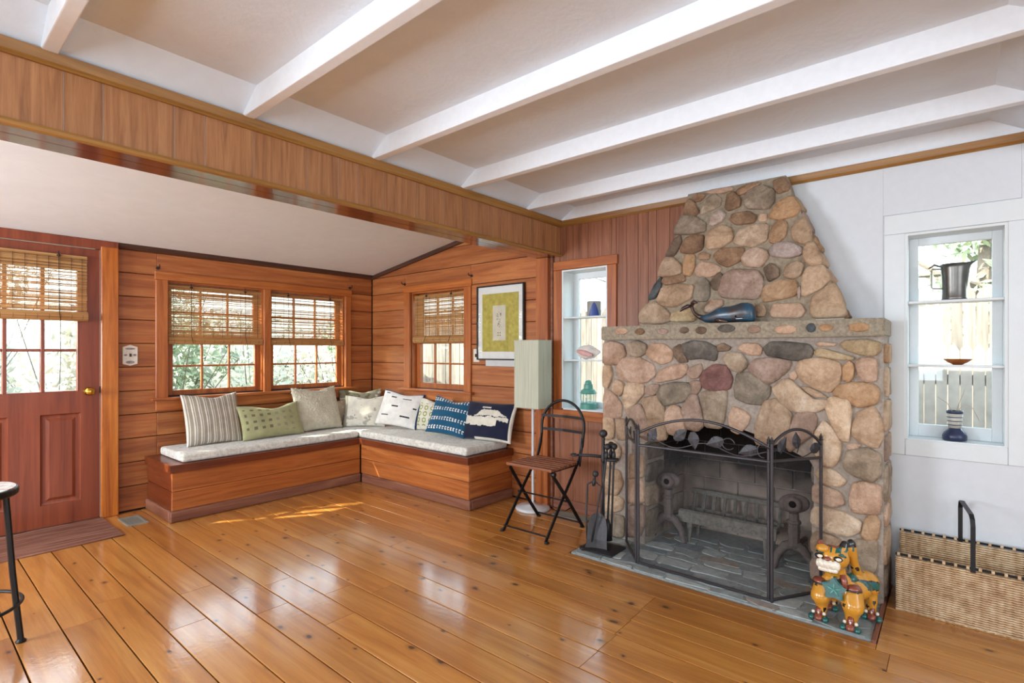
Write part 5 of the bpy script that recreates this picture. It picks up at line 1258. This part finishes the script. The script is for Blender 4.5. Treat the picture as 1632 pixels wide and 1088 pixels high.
# ------------------------------------------------------------------ whale on the mantel
t = NT('whale_glaze'); v = t.coords((1, 1, 1)); f = t.noise(v, 16, 4, .6, .8)
t.out_color(t.ramp(f, [(0.3, lin('#3a2620')), (0.45, lin('#2a3d4a')), (0.6, lin('#1f4a63')), (0.8, lin('#3e6a7a'))])); t.set(rough=0.34, coat=0.25, coatr=0.2); t.bump(f, .15, .005)
plain('whale_brown', '#3d2822', 0.3, 0.12, coat=0.4)
wh = thing('whale_ornament', (3.172, 1.03, 1.434), 'glazed blue and brown whale ornament with raised tail on the mantel', 'ornament')
WY = lambda px: 1.275 - (px - 110) / (1365 - 110) * 0.418
S = [(500, 540, 395, 0.012), (440, 505, 420, 0.018), (520, 550, 415, 0.026), (620, 562, 375, 0.036), (740, 565, 310, 0.045), (850, 566, 285, 0.05), (970, 567, 282, 0.052), (1060, 567, 258, 0.054), (1150, 566, 230, 0.055), (1240, 565, 235, 0.054), (1310, 562, 262, 0.048), (1352, 555, 310, 0.036), (1366, 530, 370, 0.02)][1:]
def wz(py): return 1.433 + (570 - py) / 1632 * 150 * 0.00365
bm = BM(); rings = []
for px, lo, hi, hw in S:
    y = WY(px); zl, zh = max(wz(lo), 1.433), wz(hi); ring = []
    for k in range(16):
        a = 2 * math.pi * k / 16; sx = math.copysign(abs(math.cos(a)) ** 0.8, math.cos(a)); sz = math.copysign(abs(math.sin(a)) ** 0.75, math.sin(a))
        ring.append(bm.verts.new((3.172 + hw * 0.88 * sx, y, (zl + zh) / 2 + (zh - zl) / 2 * sz)))
    rings.append(ring)
for a, b in zip(rings, rings[1:]):
    for k in range(16): bm.faces.new((a[k], a[(k + 1) % 16], b[(k + 1) % 16], b[k]))
bm.faces.new(rings[0][::-1]); bm.faces.new(rings[-1]); bmesh.ops.recalc_face_normals(bm, faces=bm.faces[:])
obj('body', bm, 'whale_glaze', wh, smooth=True)
P_ = lambda px, py, dx=0: Vector((3.172 + dx, WY(px), wz(py)))
bm = BM(); tube(bm, [P_(470, 465), P_(400, 440), P_(330, 390), P_(285, 320), P_(268, 260), P_(268, 228)], [0.018, 0.014, 0.011, 0.010, 0.010, 0.008], 10); obj('tail_stock', bm, 'whale_brown', wh, smooth=True)
for pts in ([(268, 240), (215, 245), (150, 285), (110, 345)], [(265, 240), (305, 195), (355, 178), (435, 205)]):
    bm = BM(); q = [P_(*p, dx=-.012 * i) for i, p in enumerate(pts)]; tube(bm, q, [0.009, 0.013, 0.012, 0.003], 8); 
    for w in bm.verts: w.co.x = 3.172 + (w.co.x - 3.172) * 1.5
    obj('fluke', bm, 'whale_brown', wh, smooth=True)
bm = BM(); flatbar(bm, [P_(1090, 512, -.047), P_(1200, 512, -.05), P_(1300, 508, -.041)], .003, .004, (1, 0, 0)); obj('mouth', bm, 'whale_brown', wh)
bm = BM(); bmesh.ops.create_uvsphere(bm, u_segments=10, v_segments=6, radius=1, matrix=Matrix.Translation(P_(850, 535, -.045)) @ Matrix.Rotation(R(15), 4, 'X') @ Matrix.Diagonal((.012, .04, .011, 1))); obj('fin', bm, 'whale_brown', wh, smooth=True)
bm = BM(); ball(bm, P_(1085, 470, -.047), .005, 8, 6); obj('eye', bm, 'fire_black', wh)
tag(obj('paper_slip', bbox(3.19, 3.24, 0.43, 0.56, 1.433, 1.437, .001), 'white_paint'), 'small white slip lying on the mantel end by the white wall', 'paper')
# ------------------------------------------------------------------ painted cat figurine on the hearth
for nm, col in (('cat_yellow', '#d0922a'), ('cat_black', '#1b1918'), ('cat_teal', '#0f5a55'), ('cat_white', '#e4ddcb'), ('cat_brick', '#86422f'), ('cat_aqua', '#5aa79b')): plain(nm, col, 0.2, 0.05, coat=0.6)
CO = Vector((2.905, 0.40, 0.009))
cat = thing('cat_figurine', CO, 'glossy yellow painted pottery cat with teal star bib on the hearth corner', 'figurine')
def blob(parts, voxel=0.007):
    """ellipsoids and capsules fused into one continuous skin"""
    bm = BM()
    for p in parts:
        if p[0] == 'e': ball(bm, CO + Vector(p[1]), p[2], 16, 12)
        else: tube(bm, [CO + Vector(q) for q in p[1]], p[2], 12); [ball(bm, CO + Vector(q), r, 12, 8) for q, r in zip(p[1], p[2])]
    me = bpy.data.meshes.new('tmp'); bm.to_mesh(me); bm.free()
    o = bpy.data.objects.new('tmp', me); COL.objects.link(o)
    m = o.modifiers.new('r', 'REMESH'); m.mode = 'VOXEL'; m.voxel_size = voxel
    m2 = o.modifiers.new('s', 'SMOOTH'); m2.iterations = 4; m2.factor = 0.5
    dg = bpy.context.evaluated_depsgraph_get(); ev = o.evaluated_get(dg); b2 = BM(); b2.from_mesh(ev.to_mesh()); ev.to_mesh_clear()
    bpy.data.objects.remove(o); bpy.data.meshes.remove(me); return b2
# local axes: -x faces the viewer, +y is toward the fire screen
body = blob([('e', (0.03, -0.05, 0.15), (0.10, 0.07, 0.055)), ('e', (-0.05, 0.01, 0.165), (0.058, 0.068, 0.07)), ('e', (0.085, -0.085, 0.155), (0.06, 0.06, 0.06)), ('e', (-0.055, 0.02, 0.235), (0.042, 0.045, 0.05)),
             ('e', (-0.075, 0.025, 0.302), (0.06, 0.068, 0.054)), ('e', (-0.11, 0.035, 0.275), (0.032, 0.045, 0.028)), ('e', (-0.105, 0.035, 0.255), (0.03, 0.042, 0.02)),
             ('c', [(-0.06, 0.062, 0.15), (-0.085, 0.075, 0.11), (-0.075, 0.07, 0.06), (-0.085, 0.072, 0.018)], [0.045, 0.042, 0.026, 0.02]),
             ('c', [(-0.055, -0.045, 0.15), (-0.085, -0.055, 0.10), (-0.085, -0.05, 0.05), (-0.095, -0.048, 0.018)], [0.048, 0.046, 0.028, 0.02]),
             ('c', [(0.085, -0.09, 0.13), (0.08, -0.105, 0.08), (0.075, -0.108, 0.018)], [0.045, 0.03, 0.018]),
             ('c', [(0.10, 0.02, 0.13), (0.08, 0.04, 0.07), (0.06, 0.05, 0.018)], [0.045, 0.03, 0.018]),
             ('c', [(-0.05, -0.012, 0.335), (-0.045, -0.018, 0.365)], [0.024, 0.016]), ('c', [(-0.075, 0.07, 0.335), (-0.075, 0.075, 0.358)], [0.022, 0.016]),
             ('c', [(0.09, -0.06, 0.17), (0.03, -0.055, 0.22), (-0.005, -0.045, 0.29), (-0.015, -0.04, 0.34), (-0.02, -0.04, 0.365)], [0.03, 0.022, 0.02, 0.024, 0.02])])
# painted patches: spots, stripes and the black outlines on the body skin
body.faces.ensure_lookup_table(); spots = [random.choice(body.faces).calc_center_median() - CO for _ in range(110)]; spots = [s for s in spots if s.z < .27]
for f in body.faces:
    c = f.calc_center_median() - CO; mi = 0
    if any((c - s).length < 0.0085 for s in spots): mi = 1
    if -0.02 < c.x < 0.15 and c.z > 0.11 and abs(c.z - 0.165 + 0.25 * (c.x - 0.05)) < 0.016 and c.y < -0.03: mi = 2
    if -0.02 < c.x < 0.15 and c.y < -0.03 and 0.016 <= abs(c.z - 0.165 + 0.25 * (c.x - 0.05)) < 0.021: mi = 1
    if 0.02 < c.x < 0.14 and c.y > -0.03 and c.z > 0.175: mi = 1 if int(c.x * 60) % 2 else 0
    if c.z > 0.352: mi = 1 if c.y < 0 else 3
    if 0.335 < c.z <= 0.352 and int(c.y * 90) % 2 == 0: mi = 2
    if c.x < -0.118 and abs(c.z - 0.247) < 0.005: mi = 1
    f.material_index = mi
obj('body', body, ['cat_yellow', 'cat_black', 'cat_teal', 'cat_brick'], cat, smooth=True)
def cpart(nm, fn, m, par=None, smooth=True):
    bm = BM(); fn(bm); return obj(nm, bm, m, par or cat, smooth=smooth)
def teeth(b):
    for k in range(9):
        a = -0.9 + 1.8 * k / 8; ball(b, CO + Vector((-0.128 - 0.016 * math.cos(a), 0.035 + 0.047 * math.sin(a), 0.283 + 0.004 * (k % 2))), (.015, .013, .02), 10, 8)
    for k in range(7):
        a = -0.8 + 1.6 * k / 6; ball(b, CO + Vector((-0.13 - 0.013 * math.cos(a), 0.035 + 0.042 * math.sin(a), 0.261)), (.011, .011, .012), 10, 8)
stuff(cpart('teeth', teeth, 'cat_white'))
cpart('nose', lambda b: ball(b, CO + Vector((-0.138, 0.038, 0.308)), (.014, .016, .011)), 'cat_brick')
cpart('forehead_ball', lambda b: ball(b, CO + Vector((-0.11, 0.062, 0.345)), (.026, .028, .018)), 'cat_yellow')
for y in (-0.002, 0.072):
    e = cpart('eye', lambda b: ball(b, CO + Vector((-0.126, y, 0.312)), (.012, .020, .013)), 'cat_black')
    cpart('eye_white', lambda b: ball(b, CO + Vector((-0.133, y - .004, 0.313)), (.008, .012, .008)), 'cat_white', e)
for y in (-0.018, 0.07): cpart('brow', lambda b: tube(b, [CO + Vector((-0.118, y - .015, 0.325)), CO + Vector((-0.122, y, 0.333)), CO + Vector((-0.115, y + .015, 0.327))], [.004, .007, .004], 8), 'cat_teal')
cpart('tongue_tab', lambda b: tube(b, [CO + Vector((-0.105, -0.018, 0.24)), CO + Vector((-0.112, -0.026, 0.21)), CO + Vector((-0.115, -0.03, 0.185))], [.012, .014, .009], 10), 'cat_brick')
def star(b):
    P = []
    for k in range(10):
        a = math.pi / 2 + k * math.pi / 5; r = 0.056 if k % 2 == 0 else 0.036; P.append((0.014 + r * math.cos(a), 0.17 + r * 1.05 * math.sin(a)))
    prism(b, [(CO.y + p[0], CO.z + p[1]) for p in P], 'x', CO.x - 0.126, CO.x - 0.10)
    bmesh.ops.bevel(b, geom=list(b.edges), offset=.004, segments=2, affect='EDGES')
sb = cpart('star_bib', star, 'cat_teal', smooth=False)
cpart('flower', lambda b: [tube(b, [CO + Vector((-0.128, 0.014, 0.17)), CO + Vector((-0.129, 0.014 + .017 * math.cos(q), 0.17 + .017 * math.sin(q))), CO + Vector((-0.128, 0.014 + .03 * math.cos(q), 0.17 + .032 * math.sin(q)))], [.002, .004, .002], 6) for q in (1.57, 2.83, 4.08, 5.34, 6.6)], 'cat_aqua', sb)
for y in (-0.052, 0.072):
    cu = cpart('shoulder_cap', lambda b: lathe(b, [(.02, .0), (.034, .004), (.036, .014), (.03, .022), (.012, .026)], CO + Vector((-0.075, y, 0.168)), 16), 'cat_brick')
    cpart('cap_band', lambda b: lathe(b, [(.036, .002), (.038, .006), (.036, .010)], CO + Vector((-0.075, y, 0.168)), 16), 'cat_black', cu)
cpart('saddle', lambda b: ball(b, CO + Vector((-0.015, -0.035, 0.20)), (.03, .032, .022)), 'cat_teal')
for (x, y) in ((-0.098, 0.078), (-0.115, -0.05), (0.06, -0.112), (0.05, 0.06)):
    fo = cpart('foot', lambda b: (ball(b, CO + Vector((x - .012, y, 0.018)), (.024, .02, .016)), tube(b, [CO + Vector((x + .012, y, 0.062)), CO + Vector((x - .004, y, 0.03))], [.012, .016], 8)), 'cat_brick')
    for dy, m in ((-.028, 'cat_teal'), (.028, 'cat_teal')): cpart('toe', lambda b: ball(b, CO + Vector((x - .012, y + dy, 0.015)), (.02, .015, .014)), m, fo)
    for dy in (-.022, 0, .022): cpart('claw', lambda b: ball(b, CO + Vector((x - .008, y + dy, 0.038)), (.009, .008, .008), 8, 6), 'cat_white', fo)
# ------------------------------------------------------------------ things on the window shelves
plain('pewter', '#6e6b66', 0.32, 0.1, metal=0.9, bump=.05); plain('pot_blue', '#23408c', 0.4, 0.05); plain('pot_grey', '#9a9a95', 0.6, 0.05); plain('shell_pink', '#d6a6a2', 0.45, 0.1, scale=25); plain('shell_white', '#ddd3ca', 0.6, 0.06, scale=25); plain('lantern_green', '#5fa090', 0.45, 0.06); plain('vase_navy', '#262f4d', 0.3, 0.06); plain('vase_white', '#b9b8ae', 0.4, 0.05); plain('twig', '#a3937c', 0.8, 0.1)
pz = RSHZ[1]; pc = Vector((XW + .062, -0.008, pz))
pt = thing('pewter_pitcher', pc, 'dark pewter pitcher with square handle on the top window shelf', 'pitcher')
bm = BM(); rings = []
for r, z in ((.05, 0), (.053, .004), (.051, .012), (.050, .05), (.052, .12), (.056, .165), (.059, .187), (.056, .187), (.052, .16), (.047, .02)):
    ring = []
    for k in range(28):
        a = 2 * math.pi * k / 28; e = max(0, math.cos(a + math.pi / 2)) ** 8 if z > .15 else 0
        ring.append(bm.verts.new(pc + Vector((r * math.cos(a), (r + e * (.034 if z > .18 else .012)) * math.sin(a), z + e * .012))))
    rings.append(ring)
for a, b in zip(rings, rings[1:]):
    for k in range(28): bm.faces.new((a[k], a[(k + 1) % 28], b[(k + 1) % 28], b[k]))
bm.faces.new(rings[0][::-1]); bm.faces.new(rings[-1]); bmesh.ops.recalc_face_normals(bm, faces=bm.faces[:]); obj('body', bm, 'pewter', pt, smooth=True)
bm = BM(); flatbar(bm, [pc + Vector((0, .05, .165)), pc + Vector((0, .088, .168)), pc + Vector((0, .092, .16)), pc + Vector((0, .092, .072)), pc + Vector((0, .086, .066)), pc + Vector((0, .048, .062))], .008, .014, (1, 0, 0)); obj('handle', bm, 'pewter', pt)
bm = BM(); tube(bm, [pc + Vector((0, .055, .178)), pc + Vector((0, .08, .19)), pc + Vector((0, .105, .172))], [.004, .007, .003], 8); obj('thumb_lever', bm, 'pewter', pt, smooth=True)
bc = Vector((XW + .06, -0.022, RSHZ[0]))
bm = BM(); lathe(bm, [(.018, 0), (.022, .002), (.04, .012), (.057, .027), (.058, .030), (.055, .030), (.038, .015), (.015, .006)], bc, 28); tag(obj('wooden_bowl', bm, 'bowl_wood', smooth=True), 'shallow turned wooden bowl on the lower window shelf', 'bowl')
vc = Vector((XW + .06, -0.01, 0.806))
va = thing('ceramic_vase', vc, 'navy and grey banded stoneware vase on the white window sill', 'vase')
bm = BM(); lathe(bm, [(.042, 0), (.050, .004), (.051, .022), (.044, .04), (.028, .058), (.027, .064)], vc, 28); obj('base', bm, 'vase_navy', va, smooth=True)
bm = BM(); lathe(bm, [(.027, .064), (.030, .10), (.034, .138), (.030, .138)], vc, 28); obj('neck', bm, 'vase_white', va, smooth=True)
bm = BM(); lathe(bm, [(.0342, .138), (.036, .152), (.032, .153), (.028, .12)], vc, 28); obj('rim', bm, 'vase_navy', va, smooth=True)
for z in (.078, .098, .118): bm = BM(); lathe(bm, [(.0285 + (z - .064) * .09, z), (.0295 + (z - .064) * .09, z + .002), (.0285 + (z - .064) * .09, z + .004)], vc, 28); obj('band', bm, 'vase_navy', va)
for pts in ([(0, 0, .13), (0, .03, .19), (0.01, .07, .22)], [(0, 0, .13), (0, -.03, .18), (0, -.07, .17), (0, -.095, .11)], [(0, 0, .13), (.01, -.02, .2), (.01, -.04, .26)]):
    bm = BM(); tube(bm, [vc + Vector(p) for p in pts], .0016, 5); obj('twig', bm, 'twig', va)
# niche shelves
qc = Vector((XW + .07, 2.155, SHZ[1]))
po_ = thing('painted_pot', qc, 'grey pot with a blue pointed arch on the top niche shelf', 'pot')
bm = BM(); lathe(bm, [(.052, 0), (.055, .004), (.056, .115), (.052, .118), (.048, .115), (.048, .02)], qc, 28); obj('body', bm, 'pot_grey', po_, smooth=True)
bm = BM()
for i in range(12):
    u0, u1 = -1 + i / 6, -1 + (i + 1) / 6
    for (a_, b_) in ((u0, u1),):
        A0 = math.pi - a_ * .75 + .55; A1 = math.pi - b_ * .75 + .55; h0 = .105 * (1 - abs(a_) ** 1.6) + .002; h1 = .105 * (1 - abs(b_) ** 1.6) + .002
        bm.faces.new([bm.verts.new(qc + Vector((.0572 * math.cos(A), .0572 * math.sin(A), z))) for A, z in ((A0, .002), (A1, .002), (A1, h1), (A0, h0))])
bmesh.ops.remove_doubles(bm, verts=bm.verts[:], dist=1e-4); bmesh.ops.recalc_face_normals(bm, faces=bm.faces[:]); bmesh.ops.solidify(bm, geom=bm.faces[:], thickness=.0012); obj('blue_arch', bm, 'pot_blue', po_)
sc_ = Vector((XW + .06, 2.20, SHZ[0] + .001))
se = thing('conch_shell', sc_, 'pale pink conch shell on the lower niche shelf', 'shell')
bm = BM(); rings = []
for i in range(22):
    u = i / 21; r = .062 * (math.sin(math.pi * min(1, u * .93 + .04)) ** .8) * (1 - .35 * u) + .002; ring = []
    for k in range(18):
        a = 2 * math.pi * k / 18; rr = r * (1 + .16 * max(0, math.sin(a * 3 + u * 16)) + .08 * noise.noise(Vector((u * 9, a * 2, 0))))
        ring.append(bm.verts.new(sc_ + Vector((rr * .8 * math.cos(a), .105 - .21 * u, max(0, .058 + .0 + rr * math.sin(a))))))
    rings.append(ring)
for a, b in zip(rings, rings[1:]):
    for k in range(18): bm.faces.new((a[k], a[(k + 1) % 18], b[(k + 1) % 18], b[k]))
bm.faces.new(rings[0][::-1]); bm.faces.new(rings[-1]); bmesh.ops.recalc_face_normals(bm, faces=bm.faces[:]); obj('whorl', bm, 'shell_white', se, smooth=True)
bm = BM(); bmesh.ops.create_uvsphere(bm, u_segments=16, v_segments=10, radius=1, matrix=Matrix.Translation(sc_ + Vector((-.04, .01, .05))) @ Matrix.Rotation(R(14), 4, 'X') @ Matrix.Diagonal((.02, .08, .022, 1))); obj('lip', bm, 'shell_pink', se, smooth=True)
lc_ = Vector((XW + .06, 2.20, 0.812))
la = thing('green_lantern', lc_, 'small green metal lantern in the bottom of the niche', 'lantern')
bm = BM(); lathe(bm, [(.062, 0), (.064, .004), (.064, .04), (.058, .046), (.02, .048)], lc_, 20); obj('base', bm, 'lantern_green', la)
bm = BM(); lathe(bm, [(.062, .118), (.068, .122), (.05, .15), (.036, .158), (.034, .19), (.028, .196), (.026, .21), (.018, .222), (.004, .226)], lc_, 20); obj('cap', bm, 'lantern_green', la)
for k in range(6): a = k * math.pi / 3 + .3; bm = BM(); tube(bm, [lc_ + Vector((.058 * math.cos(a), .058 * math.sin(a), .044)), lc_ + Vector((.058 * math.cos(a), .058 * math.sin(a), .12))], .0025, 6); obj('guard_wire', bm, 'lantern_green', la)
bm = BM(); lathe(bm, [(.045, .046), (.047, .06), (.047, .105), (.043, .12)], lc_, 20); obj('chimney', bm, 'window_glass', la, smooth=True)
# ------------------------------------------------------------------ unseen windows, filled with opaque shades added to keep the sun out
plain('sun_block_shade', '#e6e3dc', 0.9, 0.02)
def hidden_window(nm, axis, pos, a0, a1, z0, z1, label):
    w = sgroup(nm, ((a0 + a1) / 2, pos, z0) if axis == 'y' else (pos, (a0 + a1) / 2, z0), label, 'window')
    q = (lambda p, r, s, u, o, t: bbox(p, r, pos + o, pos + o + t, s, u)) if axis == 'y' else (lambda p, r, s, u, o, t: bbox(pos + o, pos + o + t, p, r, s, u))
    obj('frame', q(a0, a0 + .05, z0, z1, -.05, .04), 'window_white', w); obj('frame', q(a1 - .05, a1, z0, z1, -.05, .04), 'window_white', w)
    obj('frame', q(a0 + .05, a1 - .05, z1 - .05, z1, -.05, .04), 'window_white', w); obj('frame', q(a0 + .05, a1 - .05, z0, z0 + .05, -.05, .04), 'window_white', w)
    obj('shade', q(a0 + .05, a1 - .05, z0 + .05, z1 - .05, -.03, .008), 'sun_block_shade', w)
hidden_window('window_5', 'x', -2.26, 0.1, 1.7, 0.85, 2.15, 'unseen side wall window with an added opaque shade')
hidden_window('window_6', 'x', -2.26, -2.3, -0.9, 0.85, 2.15, 'unseen side wall window behind the viewer with an added opaque shade')
hidden_window('window_7', 'x', -2.26, 3.1, 4.5, 0.85, 1.95, 'unseen window added in the wing with an opaque shade')
hidden_window('window_8', 'y', -3.06, -0.4, 2.2, 0.5, 2.2, 'unseen wide window behind the viewer with an added opaque shade')
# ------------------------------------------------------------------ outside
plain('soil', '#8d8478', 0.95, 0.15, scale=6)
t = NT('fence_grey'); v = t.coords((8, 8, 0.8)); f = t.noise(v, 3, 4)
c = t.ramp(f, [(0.3, lin('#5a524c')), (0.7, lin('#7f766e'))]); t.out_color(t.mix(1.0, c, t.ramp(t.rand, [(0, (0.6, 0.6, 0.62, 1)), (1, (1.25, 1.22, 1.2, 1))]), 'MULTIPLY')); t.set(rough=0.85); plain('fence_shade_lift', '#a59c94', 0.8, 0.12, scale=9); plain('bark', '#6d6259', 0.9, 0.15, bump=.5, scale=20)  # picket fence colour lightened to offset the shade of the house
for nm, col in (('leaf_green', '#9aa886'), ('leaf_pale', '#c3c9b4'), ('leaf_dry', '#cfc8b8')):
    t = NT(nm); v = t.coords((1, 1, 1)); f = t.noise(v, 3, 3); cc = lin(col)
    t.out_color(t.ramp(f, [(0.3, tuple(x * .6 for x in cc[:3]) + (1,)), (0.7, tuple(min(1, x * 1.3) for x in cc[:3]) + (1,))])); t.set(rough=0.5)
bm = BM(); box(bm, -14, 16, -9, 22, -0.5, -0.35)
struct('ground', bm, 'soil', 'pale bare ground of the yard outside the windows', 'ground')
def fence(name, x, y0, y1, pitch, w, ztop, label, mat='fence_grey'):
    t = thing(name, (x, (y0 + y1) / 2, -0.35), label, 'fence')
    for z in (0.1, 1.0): obj('rail', bbox(x + .02, x + .06, y0, y1, z, z + .08), mat, t)
    first = None; y = y0; k = 0
    while y < y1:
        if first is None:
            bm = BM(); prism(bm, [(-w / 2, 0), (w / 2, 0), (w / 2, ztop + .35 - w * .9), (0, ztop + .35), (-w / 2, ztop + .35 - w * .9)], 'x', -.009, .009)
            me = bpy.data.meshes.new('picket'); bm.to_mesh(me); bm.free(); me.materials.append(MATS[mat]); first = me
        o = bpy.data.objects.new('picket', first); COL.objects.link(o); o.parent = t
        o.location = (random.uniform(-.004, .004), y - (y0 + y1) / 2, random.uniform(-.03, .03)); y += pitch
fence('picket_fence', 5.4, -0.75, 0.95, 0.074, 0.067, 1.34, 'low weathered picket fence seen through the white wall window', 'fence_shade_lift')
fence('stockade_fence', 7.6, -1.3, 10.2, 0.105, 0.099, 1.98, 'tall weathered grey stockade fence behind the picket fence')
def leafcloud(bm, c, rx, ry, rz, n, s):
    for _ in range(n):
        d = Vector((random.gauss(0, 1), random.gauss(0, 1), random.gauss(0, 1))).normalized() * random.uniform(.55, 1) ** .6
        p = Vector(c) + Vector((d.x * rx, d.y * ry, d.z * rz)); q = Vector((random.gauss(0, 1), random.gauss(0, 1), random.gauss(0, 1))).normalized(); r = q.orthogonal().normalized(); k = s * random.uniform(.5, 1.3)
        bm.faces.new([bm.verts.new(p - q * k), bm.verts.new(p + r * k * .4), bm.verts.new(p + q * k), bm.verts.new(p - r * k * .4)])
def plant(name, base, r, h, n, s, mat, label, cat, trunk=0.0, branches=5):
    t = thing(name, base, label, cat, 'bushes and trees in the yard'); b = Vector(base); bm = BM()
    top = b + Vector((0, 0, h))
    if trunk: tube(bm, [b, b + Vector((.05, .1, h * .5)), top - Vector((0, 0, .2))], [trunk, trunk * .75, trunk * .4], 8)
    for k in range(branches):
        a = 2 * math.pi * k / branches + random.random(); st_ = b + Vector((0, 0, h * (random.uniform(.35, .6) if trunk else .02)))
        e = b + Vector((r * .9 * math.cos(a), r * .9 * math.sin(a), h * random.uniform(.6, .95))); m = (st_ + e) / 2 + Vector((0, 0, .15))
        tube(bm, [st_, m, e], [max(.012, trunk * .4), max(.008, trunk * .25), .005], 5)
    obj('trunk' if trunk else 'stems', bm, 'bark', t)
    bm = BM()
    for k in range(9):
        a = random.random() * 6.3; rr = r * random.uniform(.1, .65); leafcloud(bm, b + Vector((rr * math.cos(a), rr * math.sin(a), h * random.uniform(.4 if trunk else .2, .92))), r * .5, r * .5, r * .45, n // 9, s)
    o = obj('foliage', bm, mat, t); o['kind'] = 'stuff'
GZ = -0.35
spots_ = [(-4.2, 9.0), (-2.4, 8.4), (-0.9, 9.2), (0.3, 8.6), (1.5, 9.3), (2.7, 8.7), (4.0, 9.2), (5.2, 8.6), (6.4, 9.6), (3.3, 11.2), (0.9, 11.4), (-1.6, 11.5)]
names_ = ['door side end', 'second from the door side end', 'behind the door', 'seen through the door glass', 'seen through the paired window next to the door', 'between the paired windows', 'seen through the corner side of the paired window', 'beyond the room corner', 'at the far end of the row', 'taller, behind the corner window', 'taller, behind the middle', 'taller, behind the door']
for i, ((x, y), nm) in enumerate(zip(spots_, names_)):
    plant('shrub', (x, y, GZ), random.uniform(.85, 1.1), (2.1 if i < 9 else 3.6), 1900, .075, ['leaf_pale', 'leaf_dry', 'leaf_green'][i % 3], 'pale leafy shrub in the yard, ' + nm, 'shrub', 0.0, 9)
plant('yard_tree', (8.9, 3.9, GZ), 1.5, 4.6, 1500, .1, 'leaf_pale', 'leafy tree behind the fence seen through the niche window', 'tree', .14, 7)
plant('yard_tree', (9.2, -0.4, GZ), 1.4, 4.2, 1500, .1, 'leaf_green', 'leafy tree behind the fence seen through the white window', 'tree', .14, 7)
plant('yard_tree', (9.4, 8.4, GZ), 1.6, 4.2, 1500, .1, 'leaf_pale', 'leafy tree behind the fence seen through the side window', 'tree', .14, 7)
plant('yard_tree', (-3.7, 9.4, GZ), 2.4, 8.0, 1000, .13, 'leaf_pale', 'tall unseen tree added beyond the door to dapple the sunlight', 'tree', .16, 9)  # out-of-view tree added in the sun's path to break up the light
